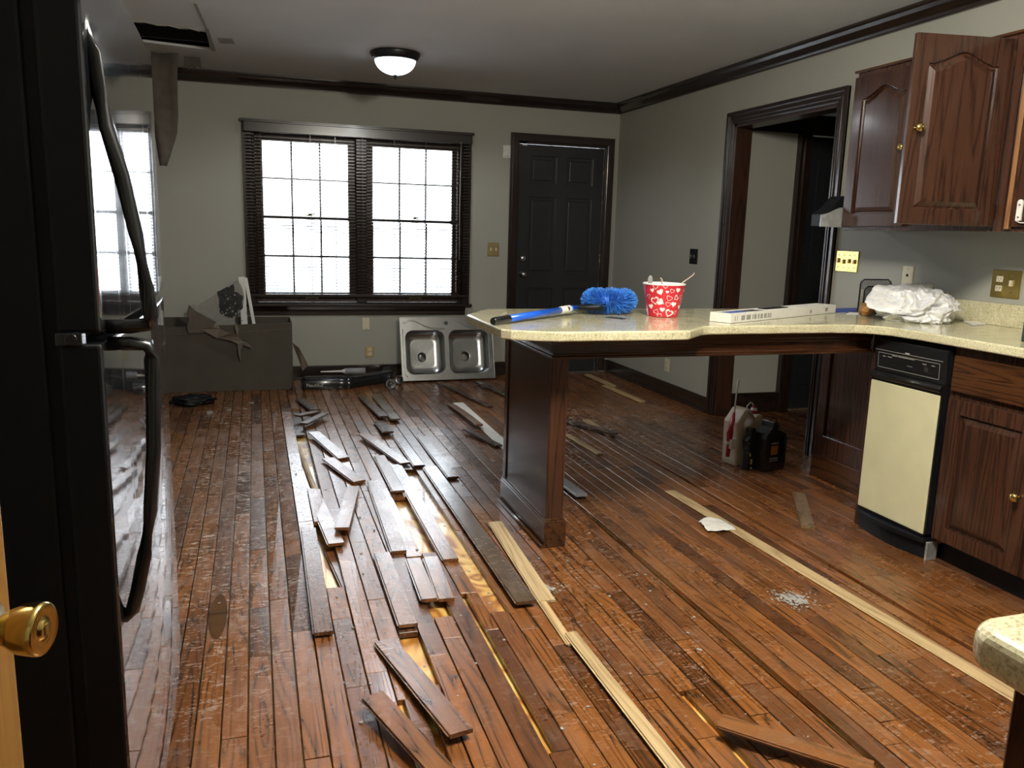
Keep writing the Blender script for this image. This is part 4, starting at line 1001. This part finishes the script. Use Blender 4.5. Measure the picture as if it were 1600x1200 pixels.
spoon([(cx-.03, cy+.0, CZ+.02), (cx+.06, cy-.0, CZ+.125), (cx+.092, cy-.0, CZ+.152), (cx+.140, cy-.0, CZ+.184), (cx+.150, cy, CZ+.196)], [.004, .0045, .0045, .004, .003], M['spoonpink'], 'pale spoon handle leaning out over the right rim of the heart cup')
# small black card
o = B().prism([(1.455, 3.262), (1.487, 3.292), (1.538, 3.222), (1.508, 3.195)], CT+.0005, CT+.002, 'z').build('black_card', M['black_card'], loc=(1.497, 3.243, CT+.001)); tag(o, 'small dark card lying flat on the counter in front of the duster', 'card')
# long white carton with window
lc = thing('long_carton', (2.33, 3.22, CT), 'long slim white carton with a cut-out window lying on the peninsula counter', 'carton')
p0, p1 = Vector((1.925, 3.012, 0)), Vector((2.800, 3.440, 0)); dl = (p1-p0); Lc = dl.length; ang = math.atan2(dl.y, dl.x); TC_ = TM((p0.x, p0.y, CZ), ang); wd, hc = .105, .040
b = B()
b.prism([(0, 0), (Lc, 0), (Lc, wd), (0, wd)], hc-.002, hc, 'z', T=TC_, holes=[[(.03, .022), (.03, .088), (.33, .088), (.33, .022)]])
b.box(0, Lc, 0, .002, 0, hc-.002, T=TC_).box(0, Lc, wd-.002, wd, 0, hc-.002, T=TC_).box(0, .002, .002, wd-.002, 0, hc-.002, T=TC_).box(Lc-.002, Lc, .002, wd-.002, 0, hc-.002, T=TC_).box(0, Lc, 0, wd, 0, .002, T=TC_)
b.build('carton_wall', M['paper'], lc)
b = B().box(.04, .20, .02, .09, .012, .036, T=TC_); b.build('blue_insert', M['blue'], lc); B().box(.20, .33, .02, .09, .010, .030, T=TC_).build('dark_insert', M['grey'], lc)
b = B(); x = .03
for w_, sp_ in ((.005, .012), (.004, .030), (.030, .012), (.034, .014), (.008, .006), (.022, .010), (.014, .010), (.020, .010), (.022, .010), (.010, .006), (.008, .004), (.003, .0)):
    b.box(x, x+w_, -.0006, 0, .009, .030, T=TC_) if w_ < .02 or w_ > .024 else frame_prism(b, (0, 0, 0, 0), (0, 0, 0, 0), 0, 0, 'y') if False else b.box(x, x+w_, -.0006, 0, .009, .030, T=TC_)
    x += w_+sp_
b.box(.70, .72, -.0006, 0, .010, .026, T=TC_).box(.86, .885, -.0006, 0, .012, .030, T=TC_)
b.build('printed_marks', M['print'], lc)
B().box(.36, .56, .04, .085, hc+.0002, hc+.003, T=TC_).build('black_tab', M['blackmat'], lc)
o = B().prism([(2.78, 3.47), (2.99, 3.47), (3.16, 3.60), (3.12, 3.68), (2.80, 3.62)], CT+.0005, CT+.0025, 'z').build('blue_folder', M['bluesheet'], loc=(2.95, 3.55, CT+.001)); tag(o, 'flat blue folder on the counter between the carton and the white bag', 'folder')
o = B().prism([(2.80, 3.36), (2.88, 3.33), (2.98, 3.43), (2.90, 3.46)], CT+.0005, CT+.0015, 'z').build('paper_sheet', M['paper'], loc=(2.89, 3.4, CT+.001)); tag(o, 'crumpled white receipt beside the brown bundle', 'paper')
# mesh desk file
mf = thing('mesh_file_rack', (3.02, 3.40, CT), 'black wire mesh file rack with stepped dividers behind the white bag', 'rack')
for i, (yy, h_t, xo) in enumerate(((3.36, .070, 0), (3.41, .100, .012), (3.46, .132, .026), (3.51, .165, .04))):
    x0, x1 = 2.955+xo*1.0, 3.19
    pts = [(x0, yy, CZ+.002), (x0, yy, CZ+h_t-.02), (x0+.02, yy, CZ+h_t), (x1-.02, yy, CZ+h_t), (x1, yy, CZ+h_t-.02), (x1, yy, CZ+.002)]
    b = B().tube(pts, .0035, 8); d_ = b.build('divider', M['blackmat'], mf)
    b = B(); x = x0
    while x < x1: b.box(x, x+.0014, yy-.0005, yy+.0005, CZ+.004, CZ+h_t-.004); x += .0055
    z = .008
    while z < h_t-.003: b.box(x0, x1, yy-.0004, yy+.0006, CZ+z, CZ+z+.0014); z += .0055
    b.build('mesh_panel', M['mesh'], d_)
B().box(2.955, 3.19, 3.345, 3.52, CZ, CZ+.004).build('base', M['mesh'], mf)
def blob(name, c, sc, seed, amp, freq, mat, sub=4, flat=None, parent=None, sharp=False):
    bm = bmesh.new(); bmesh.ops.create_icosphere(bm, subdivisions=sub, radius=1)
    for v in bm.verts:
        p = v.co.copy(); nn = 1
        d = noise.fractal(p*freq+Vector((seed, 0, 0)), .7, 2.1, 4) if not sharp else (1-abs(noise.noise(p*freq+Vector((seed, 0, 0)))*2.2))*.7+(1-abs(noise.noise(p*freq*2.3+Vector((0, seed, 0)))*2.0))*.35-.6
        p = p*(1+amp*d); v.co = Vector((p.x*sc[0], p.y*sc[1], p.z*sc[2]))+Vector(c)
        if flat is not None and v.co.z < flat: v.co.z = flat+.0005*abs(d)
    b = B(); b.bm.free(); b.bm = bm; return b.build(name, mat, parent, smooth=True)
wb = thing('plastic_bag', (2.92, 3.05, CT), 'crumpled white plastic shopping bag with knotted handles on the counter by the wall', 'bag')
bm_ = bmesh.new(); bmesh.ops.create_icosphere(bm_, subdivisions=6, radius=1)
for v in bm_.verts:
    p = v.co.copy(); q = Vector((p.x*1.5, p.y*1.5, p.z*.9))
    w_ = q+Vector((noise.noise(q*1.3+Vector((5, 0, 0))), noise.noise(q*1.3+Vector((0, 5, 0))), noise.noise(q*1.3+Vector((0, 0, 5)))))*.9
    fold = abs(noise.noise(w_*1.1+Vector((2, 7, 1))))*1.1+abs(noise.noise(w_*2.4+Vector((8, 1, 4))))*.6+abs(noise.noise(w_*5.2))*.22
    p = p*(1.16-.42*fold)
    v.co = Vector((2.965+p.x*.185, 3.075+p.y*.155, CZ+.050+p.z*.098+.03*max(0, p.x*-.6)*max(0, p.z)))
    if v.co.z < CZ: v.co.z = CZ+.0004
bg_ = B(); bg_.bm.free(); bg_.bm = bm_; bg_.build('bag_body', M['bag'], wb, smooth=True)
def crumple(name, rows, parent, mat=M['bag'], seed=0, amp=.010, th=.002):
    """patch of film through rows of 3-D points"""
    b = B(); U_, V_ = 16, 10; g = []
    nr = len(rows)
    for i in range(U_+1):
        t = i/U_*(nr-1); a = min(int(t), nr-2); f_ = t-a; r_ = []
        for j in range(V_+1):
            u = j/V_*(len(rows[0])-1); c = min(int(u), len(rows[0])-2); e = u-c
            p = (Vector(rows[a][c])*(1-e)+Vector(rows[a][c+1])*e)*(1-f_)+(Vector(rows[a+1][c])*(1-e)+Vector(rows[a+1][c+1])*e)*f_
            q = Vector((noise.noise(p*38+Vector((seed, 0, 0))), noise.noise(p*38+Vector((0, seed, 5))), noise.noise(p*38+Vector((9, 0, seed)))))*amp
            r_.append(b.bm.verts.new(p+q))
        g.append(r_)
    for a, c in zip(g, g[1:]):
        for j in range(V_): f = b.bm.faces.new([a[j], a[j+1], c[j+1], c[j]]); f.smooth = True
    o = b.build(name, mat, parent); md = o.modifiers.new('s', 'SOLIDIFY'); md.thickness = th; return o
crumple('bag_handle', [[(2.700, 3.13, 1.030), (2.700, 3.10, 1.012), (2.73, 3.04, .995), (2.83, 2.98, .985)], [(2.74, 3.16, 1.055), (2.76, 3.10, 1.045), (2.80, 3.02, 1.03), (2.87, 2.96, 1.00)], [(2.81, 3.18, 1.108), (2.83, 3.12, 1.085), (2.87, 3.04, 1.06), (2.92, 2.97, 1.03)], [(2.90, 3.17, 1.112), (2.92, 3.12, 1.09), (2.95, 3.05, 1.065), (2.97, 2.98, 1.04)]], wb, seed=2, amp=.012)
crumple('bag_handle', [[(2.86, 3.14, 1.085), (2.88, 3.08, 1.08), (2.91, 3.00, 1.055)], [(2.94, 3.17, 1.115), (2.96, 3.09, 1.105), (2.99, 3.01, 1.07)], [(3.02, 3.15, 1.118), (3.035, 3.09, 1.10), (3.05, 3.02, 1.06)], [(3.085, 3.13, 1.120), (3.06, 3.09, 1.080), (3.07, 3.03, 1.03)]], wb, seed=7, amp=.010)
b = B().prism([(2.80, .992), (2.825, .985), (2.83, 1.003), (2.812, 1.006)], 3.015, 3.017, 'y'); b.build('blue_print', M['bluesheet'], wb)
bb_ = thing('wrapped_bundle', (2.885, 3.33, CT), 'small shiny brown wrapped bundle at the left of the white bag', 'bundle')
blob('wrapper', (2.872, 3.305, CZ+.030), (.036, .034, .032), 9, .2, 2.0, M['brownbag'], 4, CZ, bb_)
o = B().prism([(3.07, 2.86), (3.18, 2.89), (3.215, 2.98), (3.17, 3.0)], CT+.001, CT+.006, 'z').build('envelope_stack', M['paper'], loc=(3.1, 3.0, CT)); tag(o, 'white envelopes sticking out under the right of the plastic bag', 'envelope')
o = thing('green_tin', (2.84, 2.29, CT), 'dark green box with pale sticker standing at the far right of the counter', 'tin')
B().box(2.775, 2.86, 2.20, 2.357, CZ, CZ+.155).build('tin_body', M['green'], o, .004); B().box(2.774, 2.7752, 2.335, 2.352, CZ+.125, CZ+.148).build('sticker', M['paper'], o)

# ------------------------------------------------------------------ sprayer and black jug on the floor behind the counter
sp_ = thing('pump_sprayer', (2.72, 4.03, 0), 'cream jug sprayer with red pump wand and coiled hose on the floor by the doorway', 'sprayer')
T = TM((2.715, 4.03, .002), R(14))
b = B()
out = [(-.105, .03), (-.100, .0), (.09, .0), (.105, .02), (.115, .20), (.100, .245), (.095, .290), (.055, .292), (.035, .275), (-.010, .335), (-.05, .330), (-.100, .270), (-.11, .255)]
hl = [(-.055, .245), (-.02, .30), (.005, .292), (.02, .262), (-.01, .235), (-.05, .222)]
b.prism(out, -.055, .055, 'y', T=T, holes=[hl]); jb = b.build('jug_body', M['jug'], sp_, .009, 3)
b = B().lathe([(.024, .290), (.024, .306), (.014, .312), (.010, .330), (.001, .334)], (.075, 0, 0), 'z', 18, T=T); b.build('cap', M['red'], sp_)
b = B().lathe([(.020, .300), (.017, .322), (.003, .324)], (.075, -.001, 0), 'z', 18, T=T); b.build('cap_ring', M['white'], sp_)
b = B().tube([T @ Vector(p) for p in ((.075, 0, .325), (.06, 0, .352), (.03, -.01, .360), (-.005, -.02, .345), (-.02, -.03, .325))], .0035, 8)
b.tube([T @ Vector((-.03-.012*t/6+.0*t, -.04+.012*math.sin(t*1.05), .325-.009*t+.010*math.cos(t*1.05))) for t in range(24) if t < 9], .003, 8); b.build('hose', M['white'], sp_)
b = B().tube([T @ Vector(p) for p in ((-.145, -.03, .06), (-.142, -.03, .12), (-.140, -.03, .20), (-.130, -.03, .27), (-.118, -.03, .32))], [.012, .014, .020, .018, .006], 12, flat=.8); b.build('spray_trigger', M['red'], sp_)
b = B().box(-.150, -.105, -.055, -.02, .11, .165, T=T).box(-.17, -.15, -.04, -.02, .135, .150, T=T); b.build('clip', M['white'], sp_, .003)
b = B().tube([T @ Vector(p) for p in ((-.118, -.03, .31), (-.112, -.03, .44), (-.106, -.03, .50), (-.102, -.03, .515))], [.0045, .0045, .007, .003], 8); b.build('wand', M['white'], sp_)
bj = thing('black_jug', (2.79, 3.87, 0), 'black plastic chemical jug with orange label standing in front of the cream sprayer', 'jug')
T = TM((2.795, 3.872, .002), R(14)); b = B()
out = [(-.085, .0), (.080, .0), (.088, .02), (.088, .19), (.078, .215), (.045, .228), (.012, .240), (-.002, .285), (-.030, .288), (-.040, .255), (-.075, .22), (-.085, .19)]
b.prism(out, -.045, .045, 'y', T=T, holes=[[(.034, .090), (.032, .18), (.046, .202), (.064, .195), (.074, .13), (.062, .082)]]); b.build('jug_body', M['black'], bj, .005, 2)
b = B().box(-.052, .022, -.0465, -.0452, .085, .175, T=T); b.build('label_ground', M['blackmat'], bj)
b = B().box(-.044, .012, -.0475, -.0465, .098, .150, T=T); b.build('orange_label', M['orange'], bj)
b = B().box(-.046, .014, -.0475, -.0465, .160, .168, T=T).box(-.050, .020, -.0475, -.0465, .072, .080, T=T).box(-.050, .020, -.0475, -.0465, .060, .065, T=T); b.build('label_line', M['print'], bj)
b = B().tube([T @ Vector(p) for p in ((-.016, 0, .285), (0, .01, .30), (.05, .02, .290), (.10, .02, .22), (.125, .02, .12), (.125, .02, .04), (.112, .02, .004))], .003, 8); b.build('hose', M['blackmat'], bj)
bj2 = thing('black_bottle', (2.69, 3.89, 0), 'small black spray bottle with yellow marks squeezed between sprayer and black jug', 'bottle')
T = TM((2.672, 3.895, .002), R(14)); b = B().prism([(-.030, 0), (.032, 0), (.032, .20), (.02, .215), (.02, .245), (-.012, .245), (-.016, .20), (-.034, .17), (-.030, .14), (-.018, .10)], -.025, .025, 'y', T=T); b.build('bottle_body', M['black'], bj2, .006)
b = B().box(-.008, .004, -.027, -.0255, .035, .065, T=T).box(-.020, -.010, -.027, -.0255, .082, .100, T=T).lathe([(.007, -.028), (.007, -.0255)], (.0, 0, .012), 'y', 12, T=T); b.build('yellow_mark', M['yellow'], bj2)

# ------------------------------------------------------------------ loose boards
BRD = []
def board(A, Bp, za, zb, w, mat, label, name='loose_floorboard', roll=0, th=.0125, cut=0, cat='floorboard', bow=0):
    """A, Bp: centre line ends on the floor plan; za, zb: height of the underside at each end"""
    ax, ay = A; bx_, by_ = Bp; BRD.append((ax, ay, bx_, by_, w)); L = math.hypot(bx_-ax, by_-ay); 
    dirv = Vector((bx_-ax, by_-ay, zb-za)).normalized(); sx = dirv.cross(Vector((0, 0, 1))).normalized(); upz = sx.cross(dirv)
    rot = Matrix((sx, dirv, upz)).transposed().to_4x4() @ Matrix.Rotation(R(roll), 4, 'Y')
    b = B(); c = .0012; nseg = 8 if bow else 1
    rr = random.Random(int(abs(ax*971+by_*313+L*77)))
    e0 = [cut*rr.uniform(-1, 1)*.012 for _ in range(4)]
    ys = [(-L/2)+L*i/nseg for i in range(nseg+1)]; rings = []
    for i, y in enumerate(ys):
        zz = bow*4*(i/nseg)*(1-i/nseg) if bow else 0
        s0 = (e0[0] if i == 0 else 0)+(e0[2] if i == nseg else 0); s1 = (e0[1] if i == 0 else 0)+(e0[3] if i == nseg else 0)
        rings.append([b.bm.verts.new(q) for q in ((-w/2, y+s0, zz), (w/2, y+s1, zz), (w/2, y+s1, zz+th-c), (w/2-c, y+s1, zz+th), (-w/2+c, y+s0, zz+th), (-w/2, y+s0, zz+th-c))])
    for a, d in zip(rings, rings[1:]):
        for j in range(6): b.bm.faces.new([a[j], a[(j+1) % 6], d[(j+1) % 6], d[j]])
    b.bm.faces.new(rings[0]); b.bm.faces.new(rings[-1])
    # tongue along one side
    b.box(w/2, w/2+.005, -L/2+.003, L/2-.003, th*.42, th*.62) if not bow else None
    o = b.build(name, mat)
    o.matrix_world = Matrix.Translation(((ax+bx_)/2, (ay+by_)/2, (za+zb)/2+.0005)) @ rot
    return tag(o, label, cat)
LO, LD, LG = M['loose'], M['loose_dark'], M['loose_grey']
board((.32, 5.06), (.45, 4.52), .036, .010, .068, LO, 'short loose board lying askew, topmost near the long crack in the floor', cut=.5)
board((.36, 4.50), (.48, 4.07), .020, .012, .068, LO, 'short loose board with broken jagged end just below the topmost askew one', cut=1)
board((.62, 5.00), (.77, 4.35), .024, .010, .062, LO, 'loose board turned slightly clockwise in the middle of the far floor')
board((.24, 5.50), (.385, 5.63), .045, .040, .055, LD, 'tiny dark offcut, left half of the small V of scraps before the cardboard box')
board((.27, 5.28), (.43, 5.60), .040, .030, .050, LD, 'small dark offcut, right half of the V of scraps before the cardboard box')
board((.30, 6.20), (.38, 5.72), .010, .030, .066, LD, 'dark board rising from the crack right of the cardboard box')
board((.44, 3.97), (.32, 3.32), .016, .046, .060, LO, 'board leaning to the left across the others with raised near end')
board((.245, 3.93), (.285, 3.20), .004, .026, .064, LO, 'dusty board tipped over the wide dark gap in the left floor')
board((.272, 3.24), (.305, 2.84), -.016, -.012, .058, M['loose'], 'brown clean board end sunk in the wide dark gap')
board((.185, 3.37), (.178, 2.48), .036, .014, .060, LO, 'long dusty board lying on top left of the wide gap')
board((.77, 6.29), (.82, 5.47), .001, .022, .062, LD, 'dark board before the strainers, left neighbour of the one with a yellowish face')
board((.88, 6.30), (.89, 5.40), .001, .016, .060, LG, 'board with a yellowish face before the two strainers')  # paler, yellower colour than the neighbouring board
board((.775, 5.40), (.78, 5.02), .004, .024, .066, LD, 'short dark block-like board just below the dark board before the strainers')
board((1.38, 5.87), (1.40, 5.10), .004, .024, .050, LO, 'shiny curved board lying left of the pale strip near the sink', bow=.006)
board((1.29, 5.03), (1.40, 4.63), .020, .004, .045, LD, 'short tilted board beside the pale strip, left of the peninsula panel')
board((1.462, 5.95), (1.448, 4.45), .0015, .0015, .075, M['paper'], 'long pale papery strip on the floor running towards the peninsula panel', 'pale_strip', th=.003, cat='strip')
board((.570, 3.03), (.553, 2.63), .003, .016, .056, LO, 'left one of two short side by side boards over the yellow subfloor')
board((.640, 3.03), (.615, 2.63), .003, .010, .056, LO, 'right one of two short side by side boards over the yellow subfloor')
board((.893, 4.27), (.880, 2.53), .004, .016, .074, LG, 'long lighter greyish-brown board lying on top in the middle of the floor')
board((1.005, 3.36), (.966, 2.55), .004, .002, .060, M['raw'], 'cream raw-wood board beside the base of the peninsula panel', th=.010)
board((.952, 2.66), (.938, 2.24), .002, .001, .026, M['raw'], 'thin cream sliver continuing from the cream board towards the viewer', th=.008)
board((.958, 2.30), (.962, 1.45), .006, .004, .040, M['raw'], 'narrow cream batten in the foreground with a dark knot at its far end', th=.012)
board((.36, 2.40), (.475, 1.84), .004, .022, .066, LO, 'dusty raised board lying diagonally in the centre foreground')
board((.275, 2.055), (.44, 1.60), .032, .006, .064, LO, 'loose board crossing at the bottom edge with its left end raised')
board((1.150, 1.705), (1.42, 1.44), .030, .020, .062, LO, 'loose board slanting at the bottom edge right of the cream batten')
board((2.670, 3.42), (2.395, 2.98), .0015, .0015, .060, LG, 'short greyish board lying askew alone in front of the black jug')
board((2.945, 6.95), (2.950, 6.38), .0015, .0015, .055, M['raw'], 'upper pale batten on the dark floor at the foot of the far door')
board((2.885, 6.40), (2.905, 5.72), .0015, .0015, .052, M['raw'], 'lower pale batten near the right baseboard, below the first one')
board((2.21, 5.20), (2.205, 4.76), .0015, .0015, .048, M['raw'], 'short pale scrap with black marks behind the peninsula panel')
board((2.00, 5.25), (2.225, 4.73), .022, .0185, .044, LD, 'dark thin board leaning over the pale scrap behind the peninsula panel')
board((1.92, 4.82), (1.945, 4.34), .0015, .0015, .036, M['raw'], 'narrow pinkish-pale batten right of the peninsula panel')
board((1.525, 4.0), (1.512, 3.57), .002, .026, .062, M['grey'], 'raised board end with a painted-on grey sheen peeping from behind the peninsula panel')  # plain grey colour stands in for the sheen on the lifted end
board((2.030, 3.62), (2.105, 1.50), .0012, .0012, .058, M['raw'], 'very long bright cream strip running diagonally over the right floor', th=.005)
board((.655, 4.55), (.648, 3.85), .004, .016, .060, LO, 'pale-sheened board ending at the upper yellow subfloor gap')
board((.716, 4.35), (.712, 2.98), .003, .006, .062, LO, 'long board between the two yellow subfloor gaps')
board((.835, 5.02), (.84, 4.30), .002, .006, .060, LO, 'board in line with and beyond the long greyish one')
board((.55, 4.05), (.525, 3.10), .014, .010, .060, LO, 'raised board left of the upper yellow subfloor gap')
board((.455, 3.10), (.45, 2.47), .010, .012, .062, LO, 'board whose near end stops at the small lower subfloor gap')
board((.98, 4.95), (.975, 4.05), .001, .006, .058, LO, 'reddish board left of the peninsula panel, right of the greyish one')
board((1.48, 6.70), (1.66, 5.75), .016, .002, .045, LD, 'dark board with a lifted edge right in front of the leaning sink')
board((1.80, 6.68), (1.95, 5.85), .016, .002, .050, LD, 'dark lifted board at the right end of the leaning sink')
board((.25, 5.92), (.245, 5.15), -.012, -.004, .050, LD, 'dark board fallen into the long crack before the cardboard box')
board((.222, 4.92), (.262, 4.0), -.014, -.010, .018, M['raw'], 'thin split pale splinter lying in the long crack', th=.014)

# ------------------------------------------------------------------ litter
o = thing('paper_scrap', (1.99, 3.10, 0), 'folded white paper scrap lying at the far end of the bright strip', 'paper')
crumple('scrap', [[(1.93, 3.16, .012), (1.99, 3.19, .018), (2.05, 3.15, .012)], [(1.92, 3.10, .014), (1.98, 3.11, .022), (2.05, 3.08, .012)], [(1.91, 3.04, .010), (1.98, 3.03, .012), (2.05, 3.03, .010)]], o, M['paper'], 3, .006, .001)
b = B(); rr = random.Random(17)
def crumb(x, y, s_):
    z0 = max(hgt(x, y), 0)+.001; n = rr.choice((4, 5, 6)); a0 = rr.random()*6
    pts = [(x+s_*math.cos(a0+2*math.pi*i/n)*rr.uniform(.6, 1.2), y+s_*math.sin(a0+2*math.pi*i/n)*rr.uniform(.6, 1.2)) for i in range(n)]
    b.prism(pts, z0, z0+s_*rr.uniform(.25, .5), 'z')
def near_board(x, y, q):
    ax, ay, cx2, cy2, w = q; dx, dy = cx2-ax, cy2-ay; L2 = dx*dx+dy*dy; t = max(0, min(1, ((x-ax)*dx+(y-ay)*dy)/L2))
    return math.hypot(x-ax-t*dx, y-ay-t*dy) < w/2+.012
for i in range(820):
    z_ = rr.random()
    if z_ < .30: x, y = rr.gauss(-.05, .22), rr.uniform(2.4, 6.3)
    elif z_ < .62: x, y = rr.gauss(2.3, .55), rr.gauss(5.1, .6)
    elif z_ < .85: x, y = rr.uniform(.2, 1.5), rr.uniform(1.6, 3.4)
    else: x, y = rr.uniform(-.2, 2.5), rr.uniform(1.6, 6.6)
    if x < -.85 or x > 3.18 or y > 6.6 or (1.1 < x < 1.25 and 3 < y < 3.7): continue
    if any(near_board(x, y, q) for q in BRD): continue
    crumb(x, y, rr.choice((.002, .0025, .003, .004, .006)))
for x, y, s_ in ((-.05, 6.2, .022), (-.33, 5.9, .030), (-.20, 5.98, .02), (.05, 5.9, .012), (1.2, 6.5, .016), (-.1, 6.0, .014)): crumb(x, y, s_)
o = b.build('plaster_crumbs', M['drywall']); o['kind'] = 'stuff'; o['label'] = 'white plaster crumbs scattered over the floor'; o['category'] = 'debris'
o = blob('black_rag', (-.47, 6.25, .03), (.15, .10, .036), 3, .4, 2, M['blackmat'], 4, .002); tag(o, 'dark crumpled plastic lying before the cardboard box at the refrigerator', 'plastic')

o = B().prism([(-.152+.029*math.cos(t*math.pi/14)*(1+.06*math.sin(t*3)), 2.735+.165*math.sin(t*math.pi/14)) for t in range(28)], .0002, .0014, 'z').build('worn_spot', wood('dark_oak_knot', (.008, .004, .002), (.13, .055, .012), 'x', .2, .5, 1.6, 9, .6)[0], floor); o['label'] = 'dark oval worn spot on one board'
rr = random.Random(4)
def smear(name, cx0, cy0, n, sx, sy, label):
    b = B()
    for i in range(n):
        x, y = rr.gauss(cx0, sx), rr.gauss(cy0, sy); s_ = rr.uniform(.002, .009)*(1.4-min(1, math.hypot((x-cx0)/sx, (y-cy0)/sy)*.4)); z0 = hgt(x, y)+.0015
        pts = [(x+s_*math.cos(t*1.05)*rr.uniform(.4, 1.3), y+1.3*s_*math.sin(t*1.05)*rr.uniform(.4, 1.3)) for t in range(6)]
        b.prism(pts, z0, z0+.0012, 'z')
    o = b.build(name, M['drywall']); o['kind'] = 'stuff'; o['label'] = label; o['category'] = 'plaster'
smear('plaster_smear', 1.86, 2.36, 150, .045, .040, 'white dried plaster smear on the boards beside the bright strip')
smear('plaster_smear', .99, 2.66, 60, .05, .03, 'white plaster bits beside the cream raw board')
